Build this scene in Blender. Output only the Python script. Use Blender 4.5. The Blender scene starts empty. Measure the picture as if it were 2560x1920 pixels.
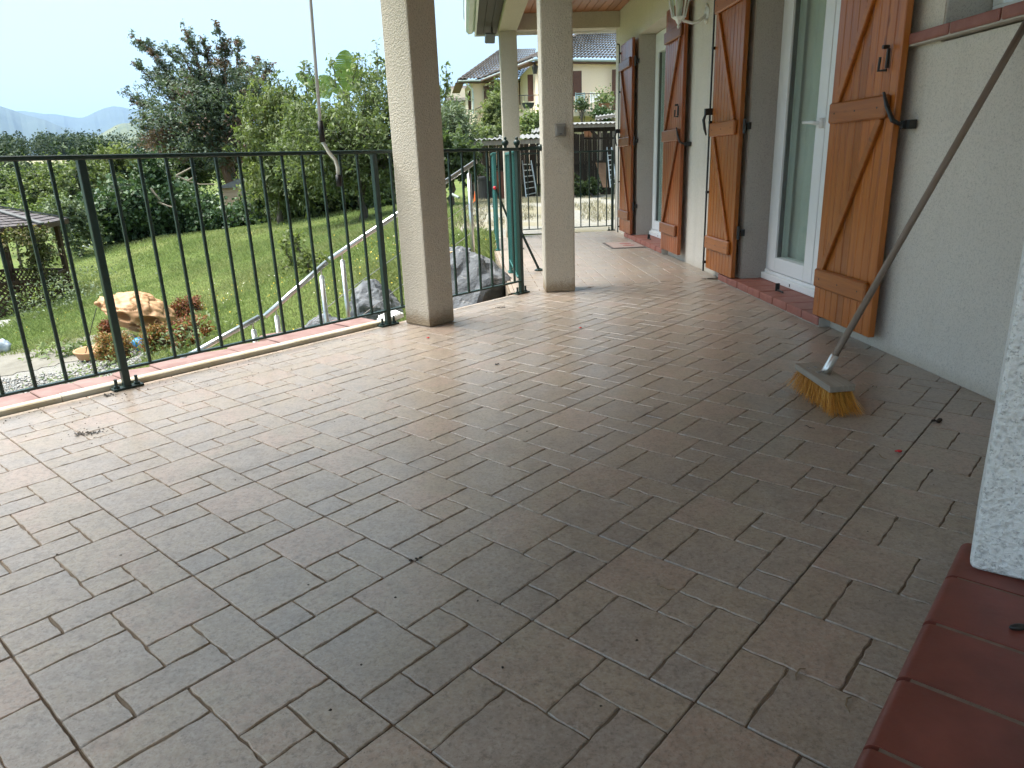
import bpy, bmesh, math, random
import numpy as np
from mathutils import Vector, Matrix, noise

SC = bpy.context.scene
C = SC.collection
random.seed(11)
RNG = np.random.default_rng(11)
R = math.radians

# ------------------------------------------------------------------ camera
CAM_H = 1.0
F_PX, PITCH, ROLL = 1774.1, 0.3031, -0.03775
fw = Vector((0, math.cos(PITCH), -math.sin(PITCH)))
up0 = Vector((0, math.sin(PITCH), math.cos(PITCH)))
rt0 = Vector((1, 0, 0))
cr, sr = math.cos(ROLL), math.sin(ROLL)
rt = cr * rt0 + sr * up0
up = -sr * rt0 + cr * up0
cam = bpy.data.cameras.new('camera')
camo = bpy.data.objects.new('camera', cam)
C.objects.link(camo)
M = Matrix((rt, up, -fw)).transposed().to_4x4()
M.translation = Vector((0, 0, CAM_H))
camo.matrix_world = M
cam.sensor_width = 36.0
cam.lens = F_PX / 2560 * 36.0
cam.clip_start = 0.02
cam.clip_end = 40000
SC.camera = camo

# ------------------------------------------------------------------ world, sun, exposure
SUN_AZ, SUN_EL = R(-86), R(66)          # azimuth clockwise from +y, so the veiled sun stands high at the left
wd = bpy.data.worlds.new('World')
SC.world = wd
wd.use_nodes = True
wn = wd.node_tree
wn.nodes.clear()
sky = wn.nodes.new('ShaderNodeTexSky')
sky.sky_type = 'NISHITA'
sky.sun_disc = False
sky.sun_elevation = SUN_EL
sky.sun_rotation = SUN_AZ
sky.air_density = 1.0
sky.dust_density = 0.3
sky.ozone_density = 2.0
bg = wn.nodes.new('ShaderNodeBackground')
bg.inputs['Strength'].default_value = 0.10
wo = wn.nodes.new('ShaderNodeOutputWorld')
veil = wn.nodes.new('ShaderNodeMix')          # thin even veil of high cloud over the clear sky
veil.data_type = 'RGBA'
veil.inputs[0].default_value = 0.8
veil.inputs[7].default_value = (3.45, 4.5, 4.55, 1)
wn.links.new(sky.outputs[0], veil.inputs[6])
wn.links.new(veil.outputs[2], bg.inputs[0])
wn.links.new(bg.outputs[0], wo.inputs[0])

sl = bpy.data.lights.new('sun', 'SUN')
sl.energy = 5.0
sl.angle = R(50)
sl.color = (1.0, 0.97, 0.92)
so = bpy.data.objects.new('sun', sl)
C.objects.link(so)
sd = Vector((math.sin(SUN_AZ) * math.cos(SUN_EL), math.cos(SUN_AZ) * math.cos(SUN_EL), math.sin(SUN_EL)))
so.rotation_euler = sd.to_track_quat('Z', 'Y').to_euler()
so.location = sd * 50

SC.view_settings.view_transform = 'Standard'
SC.view_settings.look = 'None'
SC.view_settings.gamma = 1.0
SC.view_settings.use_curve_mapping = False
SC.view_settings.exposure = 1.55
SC.render.engine = 'CYCLES'
SC.cycles.max_bounces = 7
SC.cycles.diffuse_bounces = 3
SC.cycles.glossy_bounces = 4
SC.cycles.transparent_max_bounces = 12
SC.cycles.volume_bounces = 0
SC.cycles.use_denoising = True
SC.cycles.use_adaptive_sampling = True
SC.cycles.adaptive_threshold = 0.025


# ------------------------------------------------------------------ measuring helpers (survey of the place from the picture)
def ray(x, y):
    return fw + (x - 1280) / F_PX * rt - (y - 960) / F_PX * up


def on_z(x, y, z=0.0):
    d = ray(x, y)
    return Vector((0, 0, CAM_H)) + d * ((z - CAM_H) / d.z)


def at(x, y, Y):
    d = ray(x, y)
    return Vector((0, 0, CAM_H)) + d * (Y / d.y)


# ------------------------------------------------------------------ object helpers
def put(o, parent=None):
    C.objects.link(o)
    if parent is not None:
        o.parent = parent
        o.matrix_parent_inverse = parent.matrix_basis.inverted()
    return o


def tag(o, label=None, cat=None, group=None, kind=None):
    if label:
        o['label'] = label
    if cat:
        o['category'] = cat
    if group:
        o['group'] = group
    if kind:
        o['kind'] = kind
    return o


def thing(name, label, cat, loc=(0, 0, 0), group=None):
    o = bpy.data.objects.new(name, None)
    o.empty_display_size = 0.1
    o.location = loc
    C.objects.link(o)
    return tag(o, label, cat, group)


def fast_mesh(name, V, F):
    V = np.ascontiguousarray(V, dtype=np.float32)
    F = np.ascontiguousarray(F, dtype=np.int32)
    me = bpy.data.meshes.new(name)
    me.vertices.add(len(V))
    me.vertices.foreach_set('co', V.ravel())
    k = F.shape[1]
    me.loops.add(F.size)
    me.loops.foreach_set('vertex_index', F.ravel())
    me.polygons.add(len(F))
    me.polygons.foreach_set('loop_start', np.arange(0, F.size, k, dtype=np.int32))
    me.update(calc_edges=True)
    return me


def mobj(name, me, mat, parent=None, smooth=False):
    o = bpy.data.objects.new(name, me)
    if mat is not None:
        me.materials.append(mat)
    if smooth:
        me.polygons.foreach_set('use_smooth', [True] * len(me.polygons))
    return put(o, parent)


class MB:
    """collects shapes, builds ONE mesh object"""

    def __init__(s):
        s.v = []
        s.f = []

    def add(s, vs, fs):
        b = len(s.v)
        s.v += [tuple(p) for p in vs]
        s.f += [tuple(i + b for i in f) for f in fs]
        return s

    def box(s, c, size, ax=None):
        c = Vector(c)
        X, Y, Z = ax if ax else (Vector((1, 0, 0)), Vector((0, 1, 0)), Vector((0, 0, 1)))
        X, Y, Z = Vector(X) * size[0] / 2, Vector(Y) * size[1] / 2, Vector(Z) * size[2] / 2
        vs = [c + sx * X + sy * Y + sz * Z for sz in (-1, 1) for sy in (-1, 1) for sx in (-1, 1)]
        return s.add(vs, [(0, 2, 3, 1), (4, 5, 7, 6), (0, 1, 5, 4), (2, 6, 7, 3), (0, 4, 6, 2), (1, 3, 7, 5)])

    def bar(s, p0, p1, w, h, upv=(0, 0, 1)):
        p0, p1 = Vector(p0), Vector(p1)
        X = (p1 - p0)
        L = X.length
        X.normalize()
        u = Vector(upv)
        if abs(X.dot(u)) > 0.98:
            u = Vector((0, 1, 0))
        Y = u.cross(X).normalized()
        Z = X.cross(Y).normalized()
        return s.box((p0 + p1) / 2, (L, w, h), (X, Y, Z))

    def tube(s, pts, rad, n=8, cap=True):
        pts = [Vector(p) for p in pts]
        m = len(pts)
        if not hasattr(rad, '__len__'):
            rad = [rad] * m
        b = len(s.v)
        prev = None
        for i, p in enumerate(pts):
            t = (pts[min(i + 1, m - 1)] - pts[max(i - 1, 0)])
            if t.length < 1e-9:
                t = Vector((0, 0, 1))
            t.normalize()
            if prev is None:
                a = Vector((1, 0, 0)) if abs(t.x) < 0.8 else Vector((0, 1, 0))
                X = t.cross(a).normalized()
            else:
                X = (prev - t * prev.dot(t))
                X = X.normalized() if X.length > 1e-6 else t.orthogonal().normalized()
            prev = X
            Y = t.cross(X)
            for k in range(n):
                a = 2 * math.pi * k / n
                s.v.append(tuple(p + (X * math.cos(a) + Y * math.sin(a)) * rad[i]))
        for i in range(m - 1):
            for k in range(n):
                k2 = (k + 1) % n
                s.f.append((b + i * n + k, b + i * n + k2, b + (i + 1) * n + k2, b + (i + 1) * n + k))
        if cap:
            s.f.append(tuple(b + k for k in reversed(range(n))))
            s.f.append(tuple(b + (m - 1) * n + k for k in range(n)))
        return s

    def prism(s, poly, z0, z1):
        n = len(poly)
        vs = [(p[0], p[1], z0) for p in poly] + [(p[0], p[1], z1) for p in poly]
        fs = [tuple(reversed(range(n))), tuple(range(n, 2 * n))]
        fs += [(i, (i + 1) % n, n + (i + 1) % n, n + i) for i in range(n)]
        return s.add(vs, fs)

    def ball(s, c, r, n=10, m=6, sc=(1, 1, 1)):
        c = Vector(c)
        vs = [c + Vector((0, 0, -r * sc[2]))]
        for j in range(1, m):
            th = math.pi * j / m
            for k in range(n):
                a = 2 * math.pi * k / n
                vs.append(c + Vector((math.sin(th) * math.cos(a) * r * sc[0], math.sin(th) * math.sin(a) * r * sc[1], -math.cos(th) * r * sc[2])))
        vs.append(c + Vector((0, 0, r * sc[2])))
        fs = []
        for k in range(n):
            fs.append((0, 1 + (k + 1) % n, 1 + k))
        for j in range(m - 2):
            for k in range(n):
                a, b2 = 1 + j * n + k, 1 + j * n + (k + 1) % n
                fs.append((a, b2, b2 + n, a + n))
        t = len(vs) - 1
        for k in range(n):
            fs.append((t, 1 + (m - 2) * n + k, 1 + (m - 2) * n + (k + 1) % n))
        return s.add(vs, fs)

    def lathe(s, c, prof, n=12):
        c = Vector(c)
        b = len(s.v)
        for r, z in prof:
            for k in range(n):
                a = 2 * math.pi * k / n
                s.v.append((c.x + r * math.cos(a), c.y + r * math.sin(a), c.z + z))
        for i in range(len(prof) - 1):
            for k in range(n):
                k2 = (k + 1) % n
                s.f.append((b + i * n + k, b + i * n + k2, b + (i + 1) * n + k2, b + (i + 1) * n + k))
        s.f.append(tuple(b + k for k in reversed(range(n))))
        s.f.append(tuple(b + (len(prof) - 1) * n + k for k in range(n)))
        return s

    def mesh(s, name, bevel=0, seg=1, wobble=0, cuts=0):
        me = bpy.data.meshes.new(name)
        me.from_pydata(s.v, [], s.f)
        if bevel or cuts:
            bm = bmesh.new()
            bm.from_mesh(me)
            if bevel:
                bmesh.ops.bevel(bm, geom=[e for e in bm.edges if len(e.link_faces) == 2 and e.calc_face_angle(0) > 0.5], offset=bevel, segments=seg, profile=0.6, affect='EDGES', clamp_overlap=True)
            bm.to_mesh(me)
            bm.free()
        me.update()
        return me

    def build(s, name, mat, parent=None, bevel=0, seg=1, smooth=False):
        return mobj(name, s.mesh(name, bevel, seg), mat, parent, smooth)


def shade_auto(o, ang=35):
    """smooth faces, keep sharp edges"""
    me = o.data
    me.polygons.foreach_set('use_smooth', [True] * len(me.polygons))
    try:
        me.set_sharp_from_angle(angle=R(ang))
    except Exception:
        pass
    return o


# ------------------------------------------------------------------ materials
class NT:
    def __init__(s, name):
        s.m = bpy.data.materials.new(name)
        s.m.use_nodes = True
        s.t = s.m.node_tree
        s.t.nodes.clear()
        s.out = s.t.nodes.new('ShaderNodeOutputMaterial')

    def n(s, typ, **kw):
        nd = s.t.nodes.new('ShaderNode' + typ)
        for k, v in kw.items():
            if k in nd.inputs.keys():
                s.set(nd.inputs[k], v)
            else:
                setattr(nd, k, v)
        return nd

    def set(s, inp, v):
        if isinstance(v, bpy.types.NodeSocket):
            s.t.links.new(v, inp)
        else:
            if hasattr(inp.default_value, '__len__') and len(inp.default_value) == 4 and len(v) == 3:
                v = (*v, 1)
            inp.default_value = v

    def l(s, a, b):
        s.t.links.new(a, b)

    def pos(s):
        return s.n('NewGeometry').outputs['Position']

    def noise(s, vec, scale, detail=4, rough=0.55, dist=0.0):
        nd = s.n('TexNoise')
        if vec is not None:
            s.l(vec, nd.inputs['Vector'])
        nd.inputs['Scale'].default_value = scale
        nd.inputs['Detail'].default_value = detail
        nd.inputs['Roughness'].default_value = rough
        nd.inputs['Distortion'].default_value = dist
        return nd.outputs[0]

    def voro(s, vec, scale, feature='F1', rnd=1.0):
        nd = s.n('TexVoronoi')
        nd.feature = feature
        if vec is not None:
            s.l(vec, nd.inputs['Vector'])
        nd.inputs['Scale'].default_value = scale
        nd.inputs['Randomness'].default_value = rnd
        return nd

    def mapv(s, vec, sc=(1, 1, 1), rot=(0, 0, 0), loc=(0, 0, 0)):
        nd = s.n('Mapping')
        s.l(vec, nd.inputs['Vector'])
        nd.inputs['Scale'].default_value = sc
        nd.inputs['Rotation'].default_value = rot
        s.set(nd.inputs['Location'], loc)
        return nd.outputs[0]

    def ramp(s, fac, stops, interp='LINEAR'):
        nd = s.n('ValToRGB')
        cr_ = nd.color_ramp
        cr_.interpolation = interp
        while len(cr_.elements) < len(stops):
            cr_.elements.new(0.5)
        for e, (p, c) in zip(cr_.elements, stops):
            e.position = p
            if not hasattr(c, '__len__'):
                c = (c, c, c)
            e.color = (*c, 1)
        s.l(fac, nd.inputs[0])
        return nd.outputs[0]

    def mix(s, fac, a, b, mode='MIX'):
        nd = s.n('Mix')
        nd.data_type = 'RGBA'
        nd.blend_type = mode
        s.set(nd.inputs[0], fac)
        s.set(nd.inputs[6], a)
        s.set(nd.inputs[7], b)
        return nd.outputs[2]

    def math(s, op, a, b=0.0, clamp=False):
        nd = s.n('Math')
        nd.operation = op
        nd.use_clamp = clamp
        s.set(nd.inputs[0], a)
        s.set(nd.inputs[1], b)
        return nd.outputs[0]

    def bump(s, h, strength=0.5, dist=0.01, normal=None):
        nd = s.n('Bump')
        s.l(h, nd.inputs['Height'])
        nd.inputs['Strength'].default_value = strength
        nd.inputs['Distance'].default_value = dist
        if normal is not None:
            s.l(normal, nd.inputs['Normal'])
        return nd.outputs[0]

    def bsdf(s, col, rough=0.6, normal=None, metallic=0.0, spec=0.5, coat=0.0, **kw):
        nd = s.n('BsdfPrincipled')
        s.set(nd.inputs['Base Color'], col)
        s.set(nd.inputs['Roughness'], rough)
        s.set(nd.inputs['Metallic'], metallic)
        s.set(nd.inputs['Specular IOR Level'], spec)
        if coat:
            nd.inputs['Coat Weight'].default_value = coat
            nd.inputs['Coat Roughness'].default_value = 0.10
        if normal is not None:
            s.l(normal, nd.inputs['Normal'])
        return nd

    def done(s, sh):
        s.l(sh.outputs[0] if not isinstance(sh, bpy.types.NodeSocket) else sh, s.out.inputs['Surface'])
        return s.m


def pmat(name, c1, c2=None, scale=6, rough=0.6, bump=0.0, bscale=60, bdist=0.01, metallic=0.0, spec=0.5, detail=5, local=False, stretch=(1, 1, 1), r2=None):
    t = NT(name)
    if local:
        p = t.n('TexCoord').outputs['Object']
    else:
        p = t.pos()
    p = t.mapv(p, stretch)
    c2 = c2 or tuple(min(1, c * 1.25) for c in c1)
    nz = t.noise(p, scale, detail)
    col = t.mix(t.ramp(nz, [(0.3, 0.0), (0.7, 1.0)]), c1, c2)
    nm = None
    if bump:
        nm = t.bump(t.noise(p, bscale, 4, 0.6), bump, bdist)
    rg = rough
    if r2 is not None:
        rg = t.math('ADD', t.math('MULTIPLY', nz, r2 - rough), rough)
    return t.done(t.bsdf(col, rg, nm, metallic, spec))


def leafmat(name, dark, mid, light, rough=0.55, trans=0.3, accent=None, acc_at=0.93):
    t = NT(name)
    g = t.n('NewGeometry')
    rnd = g.outputs['Random Per Island']
    nz = t.noise(g.outputs['Position'], 0.9, 3)
    f = t.math('ADD', t.math('MULTIPLY', rnd, 0.45), t.math('SUBTRACT', t.math('MULTIPLY', nz, 1.0), 0.22))
    stops = [(0.15, dark), (0.5, mid), (0.85, light)]
    col = t.ramp(f, stops)
    if accent:
        col = t.mix(t.math('GREATER_THAN', rnd, acc_at), col, accent)
    b = t.bsdf(col, rough, None, 0, 0.35)
    tr = t.n('BsdfTranslucent')
    s2 = t.mix(1.0, col, (0.9, 1.0, 0.5), 'MULTIPLY')
    t.l(s2, tr.inputs[0])
    mx = t.n('MixShader')
    mx.inputs[0].default_value = trans
    t.l(b.outputs[0], mx.inputs[1])
    t.l(tr.outputs[0], mx.inputs[2])
    return t.done(mx)


def woodmat(name, c_dark, c_mid, c_light, rough=0.35, axis='Z', spec=0.5, gs=1.0):
    t = NT(name)
    oi = t.n('ObjectInfo')
    p = t.n('TexCoord').outputs['Object']
    off = t.n('CombineXYZ')
    t.l(t.math('MULTIPLY', oi.outputs['Random'], 37.0), off.inputs[0])
    t.l(t.math('MULTIPLY', oi.outputs['Random'], 91.0), off.inputs[2])
    st = {'Z': (26, 26, 1.6), 'Y': (26, 1.6, 26), 'X': (1.6, 26, 26)}[axis]
    q = t.mapv(p, tuple(a * gs for a in st), loc=off.outputs[0])
    g1 = t.noise(q, 1.0, 5, 0.6, 1.2)
    fine = t.noise(t.mapv(q, (6, 6, 2)), 1.0, 3)
    st2 = {'Z': (9, 9, 3.2), 'Y': (9, 3.2, 9), 'X': (3.2, 9, 9)}[axis]
    kn = t.voro(t.mapv(p, st2, loc=off.outputs[0]), 1.0).outputs['Distance']
    knot = t.ramp(kn, [(0.0, 1.0), (0.06, 0.75), (0.12, 0.0)])
    base = t.ramp(g1, [(0.25, c_dark), (0.5, c_mid), (0.78, c_light)])
    base = t.mix(t.math('MULTIPLY', fine, 0.35), base, tuple(c * 0.55 for c in c_dark))
    base = t.mix(t.math('MULTIPLY', knot, 0.7), base, tuple(c * 0.35 for c in c_dark))
    tone = t.math('ADD', t.math('MULTIPLY', oi.outputs['Random'], 0.35), 0.82)
    tc = t.n('CombineColor')
    for i in range(3):
        t.l(tone, tc.inputs[i])
    base = t.mix(1.0, base, tc.outputs[0], 'MULTIPLY')
    rg = t.math('ADD', t.math('MULTIPLY', g1, 0.25), rough - 0.1)
    return t.done(t.bsdf(base, rg, t.bump(g1, 0.25, 0.003), 0, spec))


def plaster(name, c, relief=0.6, scale=120, dist=0.006, pits=0.25, stain=0.12, damp=None, damp_amt=0.6, damp_h=.1):
    """rough-cast render: lumpy relief, hollows coloured darker, large faint stains"""
    t = NT(name)
    p = t.pos()
    n1 = t.noise(p, scale, 3, 0.6)
    n2 = t.voro(p, scale * 0.55).outputs['Distance']
    h = t.math('ADD', t.math('MULTIPLY', n1, 0.7), t.math('MULTIPLY', n2, 0.6))
    big = t.noise(p, 1.3, 4)
    col = t.mix(t.ramp(big, [(0.35, 0.0), (0.75, 1.0)]), c, tuple(a * (1 - stain) for a in c))
    col = t.mix(t.math('MULTIPLY', t.ramp(h, [(0.34, 1.0), (0.62, 0.0)]), pits), col, tuple(a * 0.45 for a in c))
    crev = t.math('MULTIPLY', t.noise(p, scale * .45, 5, .75), t.noise(p, scale * 1.6, 3, .6))
    col = t.mix(t.math('MULTIPLY', t.ramp(crev, [(0.29, 0.0), (0.36, 1.0)]), min(1, pits * 1.3)), col, tuple(a * 0.42 for a in c))
    drip = t.noise(t.mapv(p, (7, 7, .45)), 1.0, 5, .65)
    col = t.mix(t.ramp(drip, [(0.52, 0.0), (0.72, 0.16)]), col, (0.30, 0.265, 0.21))
    if damp:
        sx = t.n('SeparateXYZ')
        t.l(p, sx.inputs[0])
        edge = t.math('ADD', sx.outputs[2], t.math('MULTIPLY', t.noise(p, 22, 6, .75), -damp_h))
        f = t.ramp(t.math('ADD', edge, .03), [(0.0, 1.0), (0.075, 0.0)])
        col = t.mix(t.math('MULTIPLY', f, damp_amt), col, damp)
    return t.done(t.bsdf(col, 0.9, t.bump(h, relief, dist), 0, 0.2))
# ================================================================== materials of the house and terrace
M_WALL = plaster('cream_rough_render', (0.67, 0.61, 0.53), 0.6, 190, 0.004, 0.42, 0.10, damp=(0.40, 0.34, 0.25), damp_amt=.5, damp_h=.035)
M_PILLAR = plaster('pillar_render', (0.56, 0.505, 0.42), 0.9, 165, 0.007, 0.40, 0.10, damp=(0.20, 0.135, 0.065), damp_amt=.7, damp_h=.13)
M_PIER = plaster('pier_white_render', (0.78, 0.775, 0.75), 1.0, 125, 0.009, 0.60, 0.06, damp=(0.48, 0.42, 0.32))
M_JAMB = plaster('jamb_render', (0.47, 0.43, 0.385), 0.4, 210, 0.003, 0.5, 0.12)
M_PVC = pmat('white_pvc', (0.78, 0.79, 0.79), (0.82, 0.83, 0.83), 3, 0.3)
M_GREEN = pmat('dark_green_paint', (0.007, 0.022, 0.018), (0.010, 0.031, 0.025), 40, 0.42, 0.15, 200, 0.002)
M_TEAL = pmat('faded_teal_paint', (0.020, 0.105, 0.098), (0.03, 0.135, 0.12), 30, 0.5, 0.15, 200, 0.002)
M_BLACK = pmat('black_iron', (0.012, 0.012, 0.012), (0.025, 0.024, 0.022), 60, 0.45, 0.2, 200, 0.002)
M_STEEL = pmat('brushed_steel', (0.62, 0.62, 0.60), (0.72, 0.71, 0.69), 30, 0.32, 0, metallic=1.0)
M_ALU = pmat('aluminium', (0.66, 0.66, 0.66), (0.75, 0.75, 0.75), 20, 0.4, 0, metallic=0.9)
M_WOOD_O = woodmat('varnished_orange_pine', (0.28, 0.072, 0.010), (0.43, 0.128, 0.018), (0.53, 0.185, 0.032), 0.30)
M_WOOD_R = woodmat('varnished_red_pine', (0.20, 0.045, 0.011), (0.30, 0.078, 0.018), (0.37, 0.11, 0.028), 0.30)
M_CEIL = woodmat('ceiling_pine', (0.24, 0.085, 0.035), (0.34, 0.135, 0.06), (0.42, 0.19, 0.09), 0.45, 'Y')
M_SOFFIT = woodmat('dark_soffit_board', (0.025, 0.018, 0.013), (0.04, 0.03, 0.022), (0.06, 0.045, 0.033), 0.6, 'Y')
M_BRICK = pmat('red_sill_brick', (0.22, 0.072, 0.050), (0.30, 0.115, 0.085), 18, 0.55, 0.3, 90, 0.003)
M_MORTAR = pmat('pale_mortar', (0.42, 0.38, 0.33), (0.52, 0.48, 0.42), 30, 0.9, 0.5, 120, 0.004)
M_RED = pmat('glazed_red_quarry_tile', (0.115, 0.026, 0.017), (0.20, 0.055, 0.038), 9, 0.34, 0.3, 60, 0.003, detail=8, r2=.55)
M_REDGROUT = pmat('step_grout', (0.15, 0.11, 0.082), (0.22, 0.17, 0.13), 60, 0.9, 0.6, 200, 0.003)
M_COPING = pmat('dusty_terracotta', (0.165, 0.082, 0.068), (0.245, 0.155, 0.135), 9, 0.7, 0.3, 80, 0.003)
M_CHANNEL = pmat('dirty_white_channel', (0.62, 0.58, 0.48), (0.42, 0.34, 0.21), 5, 0.5, 0.2, 80, 0.002)
M_WHITEP = pmat('white_painted_metal', (0.72, 0.74, 0.73), (0.80, 0.81, 0.80), 12, 0.4)
M_GUTTER = pmat('pale_zinc_gutter', (0.58, 0.63, 0.60), (0.68, 0.72, 0.69), 6, 0.45)


def glassmat(name, tint=(0.92, 0.96, 0.93)):
    t = NT(name)
    fr = t.n('Fresnel')
    fr.inputs[0].default_value = 1.5
    tr = t.n('BsdfTransparent')
    t.set(tr.inputs[0], tint)
    gl = t.n('BsdfGlossy')
    gl.inputs['Roughness'].default_value = 0.02
    mx = t.n('MixShader')
    t.l(t.math('MULTIPLY', fr.outputs[0], 0.34, True), mx.inputs[0])
    t.l(tr.outputs[0], mx.inputs[1])
    t.l(gl.outputs[0], mx.inputs[2])
    return t.done(mx)


M_GLASS = glassmat('window_glass')


def tilemat():
    t = NT('stone_look_ceramic')
    p = t.pos()
    oi = t.n('ObjectInfo')
    at_ = t.n('Attribute')
    at_.attribute_name = 'tone'
    sp = t.n('SeparateColor')
    t.l(at_.outputs['Color'], sp.inputs[0])
    seed = t.math('MULTIPLY', oi.outputs['Random'], 40.0)
    off = t.n('CombineXYZ')
    t.l(seed, off.inputs[2])
    q = t.mapv(p, loc=off.outputs[0])
    cloud = t.noise(q, 7.0, 5, 0.6)
    grain = t.noise(q, 120.0, 4, 0.7)
    speck = t.noise(q, 75.0, 5, 0.8)
    blot = t.noise(q, 24.0, 5, 0.7)
    grey = (0.350, 0.277, 0.221)
    pink = (0.395, 0.284, 0.218)
    tan = (0.360, 0.284, 0.208)
    blue = (0.320, 0.265, 0.224)
    f = t.math('ADD', t.math('ADD', t.math('MULTIPLY', sp.outputs[0], 0.85), .075), t.math('MULTIPLY', t.math('SUBTRACT', cloud, 0.5), 1.6))
    col = t.ramp(f, [(0.05, blue), (0.35, grey), (0.62, tan), (0.95, pink)])
    col = t.mix(t.ramp(grain, [(0.40, 0.0), (0.75, 0.7)]), col, (0.47, 0.42, 0.365))
    col = t.mix(t.ramp(speck, [(0.50, 0.0), (0.66, 0.7)]), col, (0.15, 0.12, 0.095))
    col = t.mix(t.ramp(blot, [(0.48, 0.0), (0.72, 0.45)]), col, (0.19, 0.155, 0.12))
    pore = t.noise(q, 210.0, 3, 0.7)
    col = t.mix(t.ramp(pore, [(0.62, 0.0), (0.70, 0.75)]), col, (0.09, 0.072, 0.058))
    # trodden-in dirt with its own shape
    dirt = t.noise(p, 1.6, 6, 0.65)
    dirt2 = t.noise(t.mapv(p, (1, 1, 1), loc=(7, 3, 0)), 9.0, 5, 0.7)
    d = t.math('MULTIPLY', t.ramp(dirt, [(0.45, 0.0), (0.75, 0.6)]), t.ramp(dirt2, [(0.4, 0.0), (0.7, 1.0)]))
    col = t.mix(d, col, (0.095, 0.075, 0.055))
    rg = t.math('ADD', t.math('MULTIPLY', cloud, 0.10), t.math('ADD', t.math('MULTIPLY', d, 0.12), 0.22))
    rg = t.math('ADD', rg, t.math('MULTIPLY', grain, 0.10))
    h = t.math('ADD', t.math('MULTIPLY', grain, 0.5), t.math('MULTIPLY', speck, 0.5))
    b1 = t.bump(h, 0.30, 0.0014)
    b2 = t.bump(t.noise(q, 14.0, 3), 0.18, 0.004, b1)
    return t.done(t.bsdf(col, rg, b2, 0, 0.75))


M_TILE = tilemat()
M_GROOVE = pmat('tile_groove_dirt', (0.125, 0.093, 0.065), (0.25, 0.20, 0.148), 9, 0.9, 0.5, 220, 0.003)
M_GROUT = pmat('floor_grout', (0.075, 0.054, 0.036), (0.25, 0.195, 0.14), 5, 0.95, 0.6, 260, 0.003)

# ================================================================== frames of reference
E1 = Vector((0.6697, 0.7427, 0)).normalized()       # along the slanting terrace edge
E2 = Vector((0.7427, -0.6697, 0)).normalized()      # from the edge inwards
P_EDGE = Vector((-0.819, 4.616, 0))                 # second railing post
A = 0.40686                                         # floor tile
G0 = Vector((-1.75778, 2.44733, 0))
WX, WS = 2.10117, -0.05095                          # house wall x = WX + WS*y
DW = Vector((WS, 1, 0)).normalized()
NW = Vector((-1, WS, 0)).normalized()               # out of the wall, on to the terrace
ZZ = Vector((0, 0, 1))


def edge(s, off=0.0, z=0.0):                        # along / outside the slanting edge
    return P_EDGE + E1 * s - E2 * off + ZZ * z


def W(y, off=0.0, z=0.0):
    return Vector((WX + WS * y, y, 0)) + NW * off + ZZ * z


def wbox(mb, y0, y1, o0, o1, z0, z1):
    c = (W(y0) + W(y1)) / 2 + NW * (o0 + o1) / 2 + ZZ * (z0 + z1) / 2
    return mb.box(c, ((W(y1) - W(y0)).length, abs(o1 - o0), z1 - z0), (DW, NW, ZZ))


def clip_poly(poly, p, n):
    """keep the side of the plane where (q-p).n <= 0"""
    out = []
    for i in range(len(poly)):
        a, b = Vector(poly[i]), Vector(poly[(i + 1) % len(poly)])
        da, db = (a - p).dot(n), (b - p).dot(n)
        if da <= 0:
            out.append(a)
        if (da < 0 < db) or (db < 0 < da):
            out.append(a + (b - a) * (da / (da - db)))
    return out


BREAK_P = Vector((0.10, 5.66, 0))
BREAK_N = Vector((-0.34, 1.65, 0)).normalized()
WING_P = Vector((0.02, 5.6, 0))
END_P = W(10.42)
END_N = Vector((-0.16, 1, 0)).normalized()
near_planes = [(edge(0, -0.005), -E2), (W(0, 0.002), -NW), (BREAK_P, BREAK_N), (Vector((0, -0.75, 0)), Vector((0, -1, 0))), (Vector((-3.0, 0, 0)), Vector((-1, 0, 0)))]
wing_planes = [(W(0, 0.002), -NW), (BREAK_P, -BREAK_N), (WING_P, NW), (END_P, END_N)]
big = [Vector((-40, -40, 0)), Vector((40, -40, 0)), Vector((40, 40, 0)), Vector((-40, 40, 0))]


def poly_of(planes):
    q = big
    for p, n in planes:
        q = clip_poly(q, p, n)
    return q


NEAR = poly_of(near_planes)
WING = poly_of(wing_planes)
slab_near = poly_of([(edge(0, 0.0), -E2), (W(0, -0.05), -NW), (BREAK_P, BREAK_N), (Vector((0, -6, 0)), Vector((0, -1, 0))), (Vector((-9.0, 0, 0)), Vector((-1, 0, 0)))])
slab_wing = poly_of([(W(0, -0.05), -NW), (BREAK_P, -BREAK_N), (WING_P + NW * 0.02, NW), (END_P + END_N * 0.02, END_N)])
mb = MB()
mb.prism(slab_near, -0.24, -0.006)
mb.prism(slab_wing, -0.24, -0.006)
floor = tag(mb.build('terrace_floor', M_GROUT), kind='structure')
# retaining walls under the slab
mb = MB()
a, b = edge(-9, -0.06), edge(0.95, -0.06)
mb.prism([a, b, b + E2 * 0.25, a + E2 * 0.25], -3.0, -0.241)
a, b = WING_P + DW * 0.1 - NW * 0.06, WING_P + DW * 4.9 - NW * 0.06
mb.prism([a, a - NW * 0.25, b - NW * 0.25, b], -3.0, -0.241)
tag(mb.build('terrace_retaining_wall', M_PILLAR), kind='structure')

# ------------------------------------------------------------------ floor tiles, each its own object
BLOCKS = [((0, 0), (2, 1), .62), ((0, 1), (2, 3), .34), ((2, 0), (4, 2), .86), ((3, 2), (4, 4), .45), ((2, 2), (3, 3), .60), ((0, 3), (1, 4), .16), ((1, 3), (3, 4), .38)]


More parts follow.
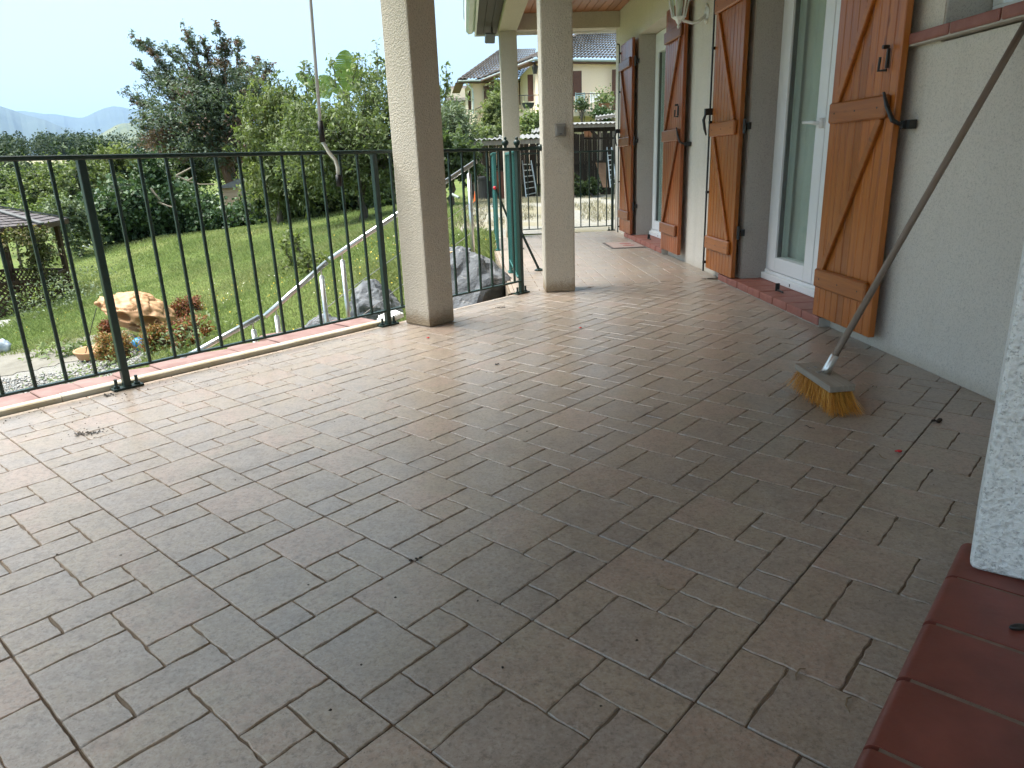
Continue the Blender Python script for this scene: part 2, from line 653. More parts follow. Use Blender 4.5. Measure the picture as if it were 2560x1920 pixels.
def tile_mesh(seed, size, mirror=False):
    rn = random.Random(seed)
    q = size / 4
    V, F, mats, tone = [], [], [], []
    j = 0.0021

    def wob(x):
        return (rn.random() - 0.5) * x
    for bi, ((u0, w0), (u1, w1), t0) in enumerate(BLOCKS):
        tn = min(1, max(0, t0 + wob(0.25)))
        x0, x1, y0, y1 = u0 * q + j, u1 * q - j, w0 * q + j, w1 * q - j
        inn = [w0 > 0, u1 < 4, w1 < 4, u0 > 0]
        pts = []
        for side in range(4):
            n = max(3, int(((x1 - x0) if side % 2 == 0 else (y1 - y0)) / 0.022))
            for k in range(n):
                f = k / n
                amp = (0.0026 if inn[side] else 0.0010) if 0 < k else 0.0006
                e = wob(2 * amp)
                if side == 0:
                    pts.append((x0 + (x1 - x0) * f, y0 + e))
                elif side == 1:
                    pts.append((x1 + e, y0 + (y1 - y0) * f))
                elif side == 2:
                    pts.append((x1 + (x0 - x1) * f, y1 + e))
                else:
                    pts.append((x0 + e, y1 + (y0 - y1) * f))
        cx, cy = (x0 + x1) / 2, (y0 + y1) / 2
        n = len(pts)
        b = len(V)
        for (sx, dz) in ((0.0, -0.0052), (0.0010, -0.0010), (0.0024, 0.0)):
            for (x, y) in pts:
                dx, dy = x - cx, y - cy
                hx, hy = (x1 - x0) / 2, (y1 - y0) / 2
                V.append((cx + dx * (1 - sx / hx), cy + dy * (1 - sx / hy), dz))
        for r_ in range(2):
            for k in range(n):
                k2 = (k + 1) % n
                F.append((b + r_ * n + k, b + r_ * n + k2, b + (r_ + 1) * n + k2, b + (r_ + 1) * n + k))
                mats.append(0)
                tone.append(tn)
        F.append(tuple(b + 2 * n + k for k in range(n)))
        mats.append(0)
        tone.append(tn)
    b = len(V)
    g = 0.0030
    V += [(g, g, -0.0038), (size - g, g, -0.0038), (size - g, size - g, -0.0038), (g, size - g, -0.0038)]
    F.append((b, b + 1, b + 2, b + 3))
    mats.append(1)
    tone.append(0.5)
    if mirror:
        V = [(x, -y, z) for x, y, z in V]
        F = [tuple(reversed(f)) for f in F]
    me = bpy.data.meshes.new('tile')
    me.from_pydata(V, [], F)
    me.materials.append(M_TILE)
    me.materials.append(M_GROOVE)
    me.polygons.foreach_set('material_index', mats)
    ca = me.color_attributes.new('tone', 'FLOAT_COLOR', 'CORNER')
    buf = []
    for p, tv in zip(me.polygons, tone):
        buf += [tv, tv, tv, 1.0] * p.loop_total
    ca.data.foreach_set('color', buf)
    me.polygons.foreach_set('use_smooth', [p.loop_total == 4 for p in me.polygons])
    me.update()
    return me


TM = {m: [tile_mesh(s, A, m) for s in range(6)] for m in (False, True)}


def area2(q):
    return abs(sum(q[i].x * q[(i + 1) % len(q)].y - q[(i + 1) % len(q)].x * q[i].y for i in range(len(q)))) / 2 if len(q) > 2 else 0


def lay_tiles(org, X, Y, size, planes, rng_i, rng_j):
    """tile corner org + i*size*X + j*size*Y; X x Y points up or the mesh is mirrored"""
    made = 0
    for i in rng_i:
        for j in rng_j:
            o_ = org + X * (i * size) + Y * (j * size)
            quad = [o_, o_ + X * size, o_ + X * size + Y * size, o_ + Y * size]
            cl = quad
            for p, n in planes:
                cl = clip_poly(cl, p, n)
            ar = area2(cl)
            if ar < 0.0025:
                continue
            mir = X.cross(Y).z < 0
            me = random.choice(TM[mir])
            mat = Matrix((X, -Y if mir else Y, ZZ)).transposed().to_4x4()
            mat.translation = o_
            sc = size / A
            cut = ar < size * size * 0.999
            if cut:
                me = me.copy()
                bm = bmesh.new()
                bm.from_mesh(me)
                bmesh.ops.transform(bm, matrix=mat @ Matrix.Diagonal((sc, sc, 1, 1)), verts=bm.verts)
                for p, n in planes:
                    if any((q - p).dot(n) > 0 for q in quad):
                        bmesh.ops.bisect_plane(bm, geom=bm.verts[:] + bm.edges[:] + bm.faces[:], plane_co=p, plane_no=n, clear_outer=True)
                c0 = sum(cl, Vector()) / len(cl)
                bmesh.ops.translate(bm, vec=-c0, verts=bm.verts)
                bm.to_mesh(me)
                bm.free()
                o = bpy.data.objects.new('tile', me)
                o.location = c0
            else:
                o = bpy.data.objects.new('tile', me)
                o.matrix_world = mat @ Matrix.Diagonal((sc, sc, 1, 1))
            o.location.z += random.uniform(-0.0006, 0.0006)
            C.objects.link(o)
            o.parent = floor
            made += 1
    return made


# slanting field: pattern runs u along E1, w along E2 (left-handed, so it is mirrored when laid)
n1 = lay_tiles(G0, E1, E2, A, near_planes, range(-12, 12), range(-6, 12))
# wing field, laid square to the house wall
AW = 0.4115
n2 = lay_tiles(Vector((1.21, 7.161, 0)), -NW, DW, AW, wing_planes, range(-4, 4), range(-6, 12))
print('TILES', n1, n2)

# ------------------------------------------------------------------ terracotta coping and white channel outside the edge
cp = thing('terrace_coping', 'row of dusty terracotta coping tiles laid in a sawtooth along the railing foot', 'coping', edge(-1.5, 0.2))
teeth = [-3.05, -2.84, -2.63, -2.42, -2.20, -1.98, -1.79, -1.60, -1.40, -1.19, -0.95, -0.69, -0.44, -0.18, 0.04]
for k in range(len(teeth) - 1):
    s0, s1 = teeth[k], teeth[k + 1]
    ln = s1 - s0
    w0 = 0.355 + (0.07 if s0 > -0.75 else 0) + random.uniform(-.01, .015)
    q = [edge(s0 + .004, 0.075), edge(s1 - .004, 0.075), edge(s1 - .004, w0 - 0.055), edge(s0 + ln * 0.25, w0), edge(s0 + .004, w0 - 0.02)]
    MB().prism([v for v in reversed(q)], -0.05, 0.004 + random.uniform(-.004, .004)).build('tile', M_COPING, cp, 0.004)
MB().prism(list(reversed([edge(-6, 0.06), edge(0.12, 0.06), edge(0.12, 0.40), edge(-6, 0.40)])), -0.2, -0.052).build('bed', M_MORTAR, cp)
ch = MB()
prof = [(0.012, -0.004), (0.012, 0.020), (0.018, 0.026), (0.050, 0.028), (0.066, 0.022), (0.068, -0.02), (0.062, -0.02), (0.060, 0.016), (0.024, 0.019), (0.020, -0.004)]
ss = [-6, -1.93, -1.927, 0.10]
n = len(prof)
for i in (0, 2):
    vs = [edge(ss[i], o, z + (0.002 if i else 0)) for o, z in prof] + [edge(ss[i + 1], o, z + (0.002 if i else 0)) for o, z in prof]
    ch.add(vs, [tuple(range(n)), tuple(reversed(range(n, 2 * n)))] + [(k, n + k, n + (k + 1) % n, (k + 1) % n) for k in range(n)])
tag(ch.build('edge_channel', M_CHANNEL), 'grimy white edge channel running along the foot of the green railing', 'channel')
br = thing('downpipe_piece', 'short ribbed white gutter piece lying beside the foot of the big pillar', 'gutter piece', edge(0.10, 0.06))
mb = MB()
for k in range(7):
    mb.bar(edge(0.02 + k * 0.02, 0.015 + 0.0, 0.02 + 0.004 * k), edge(0.02 + k * 0.02, 0.10, 0.035 + 0.004 * k), 0.012, 0.03)
mb.bar(edge(0.0, 0.055, 0.015), edge(0.17, 0.055, 0.035), 0.08, 0.03)
mb.build('ribbed_shell', M_WHITEP, br, 0.003)

# ================================================================== house wall with openings
Z_CEIL = 2.815
OP1 = (7.62, 9.10)
OP2 = (4.15, 5.545)
ZT = 2.365
WIN = (1.95, 3.385, 1.49)
mb = MB()
T = 0.36
wbox(mb, -5.0, WIN[0], -T, 0, -0.3, 2.95)
wbox(mb, WIN[0], WIN[1], -T, 0, -0.3, WIN[2] - 0.06)
wbox(mb, WIN[0], WIN[1], -T, 0, ZT, 2.95)
wbox(mb, WIN[1], OP2[0], -T, 0, -0.3, 2.95)
for o0, o1 in (OP1, OP2):
    wbox(mb, o0, o1, -T, 0, -0.3, 0.0)
    wbox(mb, o0, o1, -T, 0, ZT, 2.95)
wbox(mb, OP2[1], OP1[0], -T, 0, -0.3, 2.95)
wbox(mb, OP1[1], 10.44, -T, 0, -0.3, 2.95)
house = thing('house', 'cream rough-rendered house with pine shutters and two white glazed doors along the terrace', 'house', W(5))
mb.build('wall', M_WALL, house)
for ya_, yb_ in ((10.05, 10.44), (-5, -4.7)):
    mb = MB()
    wbox(mb, ya_, yb_, -8, -T - .001, -0.3, 2.95)
    mb.build('wall', M_WALL, house)
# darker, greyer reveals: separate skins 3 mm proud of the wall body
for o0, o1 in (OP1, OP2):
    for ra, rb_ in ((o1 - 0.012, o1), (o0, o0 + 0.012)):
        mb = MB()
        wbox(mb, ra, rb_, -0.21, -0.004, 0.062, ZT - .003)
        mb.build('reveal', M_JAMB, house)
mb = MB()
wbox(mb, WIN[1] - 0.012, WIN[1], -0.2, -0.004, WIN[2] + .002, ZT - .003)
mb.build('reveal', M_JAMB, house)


# sills of red bricks
def sill(o0, o1, zt, proud, zb, nb, name='sill'):
    s = MB()
    wbox(s, o0, o1, -0.20, proud - 0.008, zb, zt - 0.006)
    sl_ = s.build(name, M_MORTAR, house)
    L = (o1 - o0) / nb
    for k in range(nb):
        m2 = MB()
        wbox(m2, o0 + k * L + .004, o0 + (k + 1) * L - .004, -0.19 if zt < 1 else -0.1, proud + random.uniform(-.002, .002), zb + .006, zt + random.uniform(-.001, .001))
        m2.build('brick', M_BRICK, sl_, 0.010, 2)
    return sl_


sill(OP2[0] - 0.06, OP2[1] + 0.30, 0.064, 0.075, 0.003, 8)
sill(OP1[0] - 0.0, OP1[1] + 0.38, 0.064, 0.075, 0.003, 8)
sill(1.75, 3.56, 1.492, 0.055, 1.438, 6, 'window_sill')


# ------------------------------------------------------------------ glazed doors
def curtain(mb_, y0, y1, off, z0, z1, waves=9, amp=0.018):
    n = 80
    vs = []
    for k in range(n + 1):
        f = k / n
        y = y0 + (y1 - y0) * f
        d = off + amp * math.sin(f * waves * 6.283 + 0.6 * math.sin(f * 17)) + amp * .4 * math.sin(f * 53)
        vs += [W(y, d, z0), W(y, d, z1)]
    mb_.add(vs, [(2 * k, 2 * k + 2, 2 * k + 3, 2 * k + 1) for k in range(n)])


M_CURT = pmat('sheer_curtain', (0.72, 0.74, 0.70), (0.88, 0.89, 0.86), 9, 0.9, stretch=(1, 1, 0.2))


def glazed_door(o0, o1, label, handle=True, mid=None):
    d = thing('glazed_door', label, 'door', W((o0 + o1) / 2, -0.2, 0.07))
    fo, fi = -0.195, -0.27            # frame faces
    z0, z1 = 0.068, ZT - 0.006
    fwid = 0.095
    m = MB()
    wbox(m, o0 + .013, o0 + fwid, fi, fo, z0, z1)
    wbox(m, o1 - fwid, o1 - .013, fi, fo, z0, z1)
    wbox(m, o0 + fwid, o1 - fwid, fi, fo, z1 - fwid, z1)
    wbox(m, o0 + .013, o1 - .013, fi, fo + 0.035, z0 - .003, z0 + 0.045)
    wbox(m, o0 + .03, o1 - .03, fi, fo + 0.015, z0 + 0.045, z0 + 0.07)
    m.build('frame', M_PVC, d, 0.004)
    mid = mid or (o0 + o1) / 2
    for a0, a1 in ((mid + .004, o1 - fwid - .004), (o0 + fwid + .004, mid - .004)):
        m = MB()
        st, so_ = 0.122, fo + 0.022
        zb, zt = z0 + 0.075, z1 - fwid - .006
        wbox(m, a0, a0 + st, fi, so_, zb, zt)
        wbox(m, a1 - st, a1, fi, so_, zb, zt)
        wbox(m, a0 + st, a1 - st, fi, so_, zb, zb + 0.105)
        wbox(m, a0 + st, a1 - st, fi, so_, zt - st, zt)
        lf = m.build('sash', M_PVC, d, 0.006, 2)
        m = MB()
        wbox(m, a0 + st - .004, a1 - st + .004, fo - 0.03, fo - 0.024, zb + .1, zt - st + .004)
        m.build('glass', M_GLASS, d)
        m = MB()
        bw = 0.012
        wbox(m, a0 + st, a0 + st + bw, fo - .022, fo + .006, zb + .105, zt - st)
        wbox(m, a1 - st - bw, a1 - st, fo - .022, fo + .006, zb + .105, zt - st)
        m.build('gasket', M_BLACK if False else pmat('grey_gasket', (0.10, 0.105, 0.10), None, 10, 0.6), lf)
    m = MB()
    curtain(m, o0 + .08, o1 - .08, -0.305, 0.10, 2.3, 9, .012)
    m.build('curtain', M_CURT, d, smooth=True)
    if handle:
        h = W(mid + 0.03, fo + 0.03, 1.165)
        m = MB()
        m.lathe(h - ZZ * .0, [(0.02, -0.03), (0.022, 0), (0.02, 0.03)], 10)
        m.tube([h, h + NW * 0.045, h + NW * 0.055 + DW * 0.03 + ZZ * .006, h + NW * 0.055 + DW * 0.145 + ZZ * 0.012], [0.011, 0.011, 0.012, 0.009], 8)
        m.build('handle', M_PVC, d, smooth=True)
        m = MB()
        wbox(m, mid + 0.022, mid + 0.038, fo + .017, fo + .021, 1.03, 1.075)
        m.build('keyhole', M_BLACK, d)
    m = MB()
    wbox(m, mid + .28, mid + .29, fo + .036, fo + .038, z0 + .01, z0 + .03)
    m.build('drain_slot', M_BLACK, d)
    return d


glazed_door(*OP2, 'white glazed double door with lever handle and curtain, beside the broom', mid=4.725)
glazed_door(*OP1, 'far white glazed door mostly hidden behind its red-brown shutters', False)
# dark rooms behind
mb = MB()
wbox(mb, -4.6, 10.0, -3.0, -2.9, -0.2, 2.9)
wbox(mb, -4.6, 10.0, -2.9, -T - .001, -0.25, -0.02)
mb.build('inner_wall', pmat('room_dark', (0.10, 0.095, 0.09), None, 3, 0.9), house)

# high window above the brick sill
wi = thing('high_window', 'white framed window in a dark recess above the red brick sill', 'window', W(2.7, -0.2, 1.5))
mb = MB()
y0, y1, z0, z1 = WIN[0], WIN[1] - 0.012, 1.494, ZT - .004
wbox(mb, y0, y1, -0.28, -0.20, z0, z0 + .07)
wbox(mb, y0, y1, -0.28, -0.20, z1 - .07, z1)
wbox(mb, y0, y0 + .07, -0.28, -0.20, z0 + .07, z1 - .07)
wbox(mb, y1 - .07, y1, -0.28, -0.20, z0 + .07, z1 - .07)
wbox(mb, (y0 + y1) / 2 - .05, (y0 + y1) / 2 + .05, -0.28, -0.20, z0 + .07, z1 - .07)
mb.build('frame', M_PVC, wi, 0.004)
mb = MB()
wbox(mb, y0 + .07, y1 - .07, -0.245, -0.24, z0 + .07, z1 - .07)
mb.build('glass', M_GLASS, wi)


# ------------------------------------------------------------------ shutters
def shutter(y0, y1, label, mat, hinge_far, rod=False, stay=False, grp='pine shutters'):
    """y0 near edge, y1 far edge; hinge_far: hinge edge is the far one"""
    s = thing('shutter', label, 'shutter', W((y0 + y1) / 2, 0.08, 0.07), grp)
    z0, z1 = 0.072, 2.335
    o0, o1 = 0.050, 0.085
    n = 9
    L = (y1 - y0) / n
    for k in range(n):
        m = MB()
        zc = (z0 + z1) / 2
        c = W(y0 + (k + .5) * L, (o0 + o1) / 2, zc)
        me = MB().box((0, 0, 0), (L - 0.0035, o1 - o0, z1 - z0)).mesh('plank', 0.0035, 1)
        o = mobj('plank', me, mat, s)
        mt = Matrix((DW, NW, ZZ)).transposed().to_4x4()
        mt.translation = c + NW * random.uniform(-.0008, .0008)
        o.matrix_basis = mt
    inset = 0.035
    for zb in (0.245, 1.135, 2.03):
        me = MB().box((0, 0, 0), (y1 - y0 - 2 * inset, 0.03, 0.105)).mesh('batten', 0.008, 1)
        o = mobj('batten', me, M_WOOD_OX if mat is M_WOOD_O else M_WOOD_RX, s)
        mt = Matrix((DW, NW, ZZ)).transposed().to_4x4()
        mt.translation = W((y0 + y1) / 2, o1 + 0.0145, zb + 0.0525)
        o.matrix_basis = mt
        for q in (0.12, 0.5, 0.88):
            MB().tube([W(y0 + inset + (y1 - y0 - 2 * inset) * q, o1 + 0.029, zb + .05), W(y0 + inset + (y1 - y0 - 2 * inset) * q, o1 + 0.0305, zb + .05)], 0.005, 8).build('nail', M_BLACK, o)
    for za, zb in ((0.352, 1.133), (1.242, 2.028)):
        ya, yb = (y1 - 0.09, y0 + 0.09) if hinge_far else (y0 + .09, y1 - .09)
        pa, pb = W(ya, o1 + 0.011, za), W(yb, o1 + 0.011, zb)
        X = (pb - pa).normalized()
        Z = NW.cross(X).normalized()
        me = MB().box((0, 0, 0), (0.042, 0.022, (pb - pa).length + 0.01)).mesh('brace', 0.004, 1)
        o = mobj('brace', me, M_WOOD_OX if mat is M_WOOD_O else M_WOOD_RX, s)
        mt = Matrix((Z, NW, X)).transposed().to_4x4()
        mt.translation = (pa + pb) / 2
        o.matrix_basis = mt
    yh, yf = (y1, y0) if hinge_far else (y0, y1)
    # screw holes on the free edge, hinges on the hinge edge
    sg = 1 if yh > yf else -1
    for zz in (0.42, 1.19, 2.08):
        m = MB()
        m.bar(W(yh, 0.042, zz), W(yh - sg * 0.42, 0.042, zz), 0.006, 0.035)
        m.tube([W(yh + sg * .012, 0.05, zz - .05), W(yh + sg * .012, 0.05, zz + .05)], 0.012, 8)
        m.bar(W(yh + sg * .012, 0.03, zz), W(yh + sg * .012, 0.0, zz), 0.012, 0.05)
        m.build('hinge', M_BLACK, s)
    if rod:      # espagnolette on the free edge
        yr = yf
        m = MB()
        m.tube([W(yr, o1 + .016, z0 - .03), W(yr, o1 + .016, z1 + .02)], 0.008, 8)
        m.tube([W(yr, o1 + .016, z1 + .02), W(yr + .0, o1 + .05, z1 + .025)], 0.008, 8)
        for zz in (0.12, 0.7, 1.25, 1.8, 2.25):
            m.box(W(yr, o1 + .006, zz), (0.03, 0.03, 0.02), (DW, NW, ZZ))
        m.box(W(yr, o1 + .03, 1.33), (0.03, 0.06, 0.05), (DW, NW, ZZ))
        m.tube([W(yr, o1 + .045, 1.33), W(yr - .02 * sg, o1 + .06, 1.27), W(yr, o1 + .055, 1.2), W(yr, o1 + .04, 1.15)], [.009, .013, .011, .006], 8)
        m.build('espagnolette', M_BLACK, s)
    if stay:
        m = MB()
        b0 = W(yf - sg * 0.09 * (-1) if False else yf + sg * 0.085, o1 + 0.012, 1.40)
        m.box(b0, (0.012, 0.012, 0.085), (DW, NW, ZZ))
        m.tube([b0 - ZZ * .05, b0 - ZZ * .05 + DW * 0.035 + NW * .02, b0 + DW * .03 + NW * .02 + ZZ * .01], 0.0065, 8)
        m.tube([b0 + ZZ * .05, b0 + ZZ * .05 + DW * .0 + NW * .03], 0.009, 8)
        m.build('hook', M_BLACK, s)
        m = MB()
        p = W(yf - sg * 0.02, 0.055, 1.10)
        q = W(yf + sg * 0.055, o1 + 0.03, 1.25)
        m.tube([q, q * .6 + p * .4 + NW * .02, p + NW * .045 + ZZ * .02, p], [0.006, 0.010, 0.011, 0.008], 8)
        m.bar(W(yf - sg * .03, 0.002, 1.10), W(yf - sg * .03, 0.06, 1.10), 0.016, 0.035)
        m.box(W(yf - sg * .045, 0.025, 1.10), (0.035, 0.035, 0.04), (DW, NW, ZZ))
        m.build('stay', M_BLACK, s)
    return s


M_WOOD_OX = woodmat('varnished_orange_pine_cross', (0.26, 0.066, 0.010), (0.39, 0.118, 0.017), (0.49, 0.17, 0.030), 0.32, 'X')
M_WOOD_RX = woodmat('varnished_red_pine_cross', (0.15, 0.042, 0.012), (0.23, 0.072, 0.022), (0.29, 0.10, 0.033), 0.36, 'X')
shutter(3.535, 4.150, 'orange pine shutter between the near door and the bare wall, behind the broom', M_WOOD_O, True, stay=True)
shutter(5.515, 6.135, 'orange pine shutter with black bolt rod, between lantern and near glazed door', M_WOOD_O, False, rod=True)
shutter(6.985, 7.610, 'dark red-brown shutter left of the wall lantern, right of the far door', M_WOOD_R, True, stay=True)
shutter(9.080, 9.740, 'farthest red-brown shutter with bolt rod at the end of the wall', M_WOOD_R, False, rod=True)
# shutter catches lying on the sills
for (p, lab) in ((on_z(1500 + 1400 / 3.16, 400 + 1035 / 3.16, .066), 'black iron shutter catch on the red sill of the near door'), (on_z(1500 + 385 / 3.16, 400 + 625 / 3.16, .066), 'black iron shutter catch on the red sill of the far door')):
    m = MB()
    m.box(p + ZZ * .028, (0.012, 0.03, 0.055), (DW, NW, ZZ))
    m.bar(p + ZZ * .008, p + ZZ * .012 - DW * 0.115 + NW * .01, 0.012, 0.012)
    tag(m.build('shutter_catch', M_BLACK, None, 0.003), lab, 'catch', 'shutter catches on sills')

# ------------------------------------------------------------------ wall lantern
LY = 6.62
lt = thing('wall_lantern', 'white wall lantern on a curved bracket between two shutters', 'lantern', W(LY, 0.0, 2.12))
m = MB()
ctr = W(LY, 0.0, 2.14)
for k in range(9):
    a = 2 * math.pi * k / 9
m.tube([ctr, ctr + NW * 0.012], [0.055, 0.05], 16)
m.tube([ctr + ZZ * .05 + NW * .006, ctr + ZZ * .07 + NW * .02], [0.02, 0.008], 10)
m.tube([ctr - ZZ * .05 + NW * .006, ctr - ZZ * .085 + NW * .012], [0.025, 0.008], 10)
m.tube([ctr + NW * .01 - ZZ * .02, ctr + NW * .07 - ZZ * .065, ctr + NW * .13 - ZZ * .075, ctr + NW * .19 - ZZ * .06, ctr + NW * .24 - ZZ * .03], [0.014, 0.013, 0.012, 0.011, 0.012], 10)
m.build('bracket', M_WHITEP, lt, smooth=True)
lc = W(LY, 0.245, 2.10)
m = MB()
m.lathe(lc, [(0.006, -0.075), (0.013, -0.06), (0.008, -0.045), (0.02, -0.03), (0.028, -0.012), (0.05, 0.0), (0.062, 0.012)], 6)
n6 = 6
for k in range(n6):
    a = 2 * math.pi * k / n6
    d = Vector((math.cos(a), math.sin(a), 0))
    m.bar(lc + d * 0.055 + ZZ * .012, lc + d * 0.10 + ZZ * 0.235, 0.012, 0.012)
m.lathe(lc + ZZ * .235, [(0.105, 0), (0.12, 0.012), (0.115, 0.03), (0.06, 0.085), (0.02, 0.12), (0.012, 0.16)], 6)
m.build('cage', M_WHITEP, lt)
m = MB()
m.lathe(lc + ZZ * .012, [(0.052, 0.0), (0.096, 0.222)], 6)
m.build('glass', M_GLASS, lt)
m = MB()
m.lathe(lc + ZZ * .012, [(0.014, 0.0), (0.014, 0.05), (0.03, 0.08), (0.032, 0.12), (0.012, 0.16)], 10)
m.build('bulb', pmat('milky_bulb', (0.75, 0.75, 0.7), None, 3, 0.4), lt, smooth=True)

# ================================================================== pillars, beams, ceiling, eaves
def pillar(c, X, Y, wx, wy, z1, label):
    m = MB()
    hx, hy = X * wx / 2, Y * wy / 2
    nz = 60
    poly = [c - hx - hy, c + hx - hy, c + hx + hy, c - hx + hy]
    me = MB().prism(poly, 0.001, z1).mesh('pillar', 0.012, 2)
    return tag(mobj('pillar', me, M_PILLAR), label, 'pillar', 'rough-cast terrace pillars')


pillar(Vector((-0.528, 4.640, 0)), E1, E2, 0.222, 0.235, 2.75, 'big rough-cast pillar standing in the middle beside the green railing')
pillar(Vector((0.408, 5.705, 0)), -NW, DW, 0.235, 0.225, 2.62, 'rough-cast pillar carrying a light switch, second from the camera')
pillar(Vector((0.112, 10.12, 0)), -NW, DW, 0.225, 0.225, 2.60, 'far slender pillar at the terrace corner under the eave')
sw = thing('light_switch', 'square grey outdoor light switch on the second pillar', 'switch', (0.40, 5.58, 1.21))
cx = W(5.592).copy()
fc = Vector((0.408, 5.705, 0)) - DW * 0.1145 + NW * -0.005
m = MB()
m.box(fc - DW * 0.012 + ZZ * 1.213 - NW * 0.010, (0.026, 0.082, 0.092), (DW, NW, ZZ))
M_SW = pmat('grey_switch_plastic', (0.20, 0.185, 0.16), (0.24, 0.22, 0.19), 20, 0.45)
m.build('casing', M_SW, sw, 0.006, 2)
m = MB()
m.box(fc - DW * 0.027 + ZZ * 1.208 - NW * 0.010, (0.008, 0.060, 0.066), (DW, NW, ZZ))
m.build('rocker', pmat('grey_rocker', (0.15, 0.14, 0.125), None, 20, 0.4), sw, 0.003)
m = MB()
m.box(fc - DW * 0.0315 + ZZ * 1.185 - NW * 0.010, (0.002, 0.018, 0.006), (DW, NW, ZZ))
m.build('indicator', M_BLACK, sw)

porch = thing('porch_roof', 'porch roof with pine plank ceiling and rough-cast beams over the terrace', 'roof', (0.6, 6, 2.6))
# beam over pillar 2 - pillar 3 and cross beam at the far end
mb = MB()
a, b = Vector((0.408, 5.705, 0)) - NW * -0.0, Vector((0.112, 10.12, 0))
bx = Vector((0.112, 10.12, 0)) - DW * 4.42
mb.prism([bx + NW * .118, bx - NW * .118, b - NW * .118 + DW * .115, b + NW * .118 + DW * .115], 2.601, 3.0)
mb.build('beam', M_PILLAR, porch, 0.012, 2)
mb = MB()
q0 = b - NW * 0.119
q1 = W(10.30, 0.001)
mb.prism([q0 - DW * .0, q1 - DW * .1, q1 + DW * .12, q0 + DW * .115], 2.625, 3.0)
mb.build('beam', M_PILLAR, porch)
# slanting beam over the big pillar, to the house behind the camera
mb = MB()
a, b = Vector((-0.528, 4.640, 0)) - E1 * 4.8, Vector((-0.528, 4.640, 0)) + E1 * 1.42
mb.prism([a - E2 * .118, a + E2 * .118, b + E2 * .118, b - E2 * .118][::-1], 2.74, 3.0)
mb.build('beam', M_PILLAR, porch)
# plank ceiling: wing planks one by one
mb = MB()
ROOF_BACK = (edge(-4.6), -E1)
roofp = poly_of([ROOF_BACK, (edge(0, 0.10), -E2), (W(0, -0.3), -NW), (BREAK_P + DW * 0.2, BREAK_N), (Vector((0, -5.5, 0)), Vector((0, -1, 0))), (Vector((-6.5, 0, 0)), Vector((-1, 0, 0)))])
mb.prism(roofp, 2.845, 3.05)
roofw = poly_of([(W(0, -0.3), -NW), (BREAK_P + DW * 0.2, -BREAK_N), (WING_P + NW * 0.15, NW), (W(10.75), Vector((0, 1, 0)))])
mb.prism(roofw, 2.846, 3.05)
mb.build('deck', pmat('pine_deck', (0.30, 0.14, 0.07), (0.40, 0.20, 0.11), 6, .6), porch)
pw = 0.098
for k in range(18):
    x0 = 0.004 + k * pw
    ya, yb = 4.4, 10.32
    p0, p1 = W(ya, x0 + pw / 2, Z_CEIL + .012), W(yb, x0 + pw / 2, Z_CEIL + .012)
    c = (p0 + p1) / 2
    me = MB().box((0, 0, 0), (pw - .004, (p1 - p0).length, 0.022)).mesh('plank', 0.004, 1)
    o = mobj('plank', me, M_CEIL, porch)
    mt = Matrix((-NW, DW, ZZ)).transposed().to_4x4()
    mt.translation = c
    o.matrix_basis = mt
# eave outside the wing: soffit, fascia, gutter
ea = Vector((0.112, 10.12, 0)) + NW * 0.12 - DW * 5.6
eb = Vector((0.112, 10.12, 0)) + NW * 0.12 + DW * 0.50
for k in range(3):
    mb = MB()
    o0 = 0.004 + k * 0.09
    mb.prism([ea + NW * o0, eb + NW * o0, eb + NW * (o0 + .085), ea + NW * (o0 + .085)][::-1], 2.66, 2.685)
    mb.build('soffit_plank', M_SOFFIT, porch)
mb = MB()
mb.prism([ea + NW * .275, eb + NW * .275, eb + NW * .298, ea + NW * .298][::-1], 2.64, 2.86)
mb.prism([eb + DW * .001 + NW * .298, eb + DW * .001 - NW * 1.9, eb + DW * .024 - NW * 1.9, eb + DW * .024 + NW * .298][::-1], 2.64, 2.86)
mb.build('fascia', M_WHITEP, porch)
gp = [(0.30, 2.845), (0.30, 2.70), (0.325, 2.675), (0.375, 2.665), (0.41, 2.70), (0.425, 2.85), (0.435, 2.86), (0.435, 2.852), (0.42, 2.84)]
n = len(gp)
mb = MB()
mb.add([ea + NW * o + ZZ * z for o, z in gp] + [eb + NW * o + ZZ * z for o, z in gp], [tuple(range(n)), tuple(reversed(range(n, 2 * n)))] + [(k, n + k, n + (k + 1) % n, (k + 1) % n) for k in range(n)])
gt = mb.build('gutter', M_GUTTER, porch)
# floodlight at the corner
fl = thing('floodlight', 'small grey floodlight under the eave at the far pillar', 'floodlight', Vector((-0.03, 10.0, 2.55)))
pf = Vector((0.112, 10.12, 0)) + NW * 0.20 - DW * 0.02
m = MB()
m.box(pf + ZZ * 2.535 + NW * .03, (0.05, 0.13, 0.12), (Vector((0.2, -0.8, -0.4)).normalized(), Vector((0.95, 0.25, 0)).normalized(), Vector((0.1, -.4, .9)).normalized()))
m.build('housing', pmat('grey_alu_paint', (0.18, 0.19, 0.20), None, 10, 0.4), fl, 0.008)
m = MB()
m.tube([pf + ZZ * 2.66, pf + ZZ * 2.56], 0.012, 8)
m.build('bracket', M_BLACK, fl)

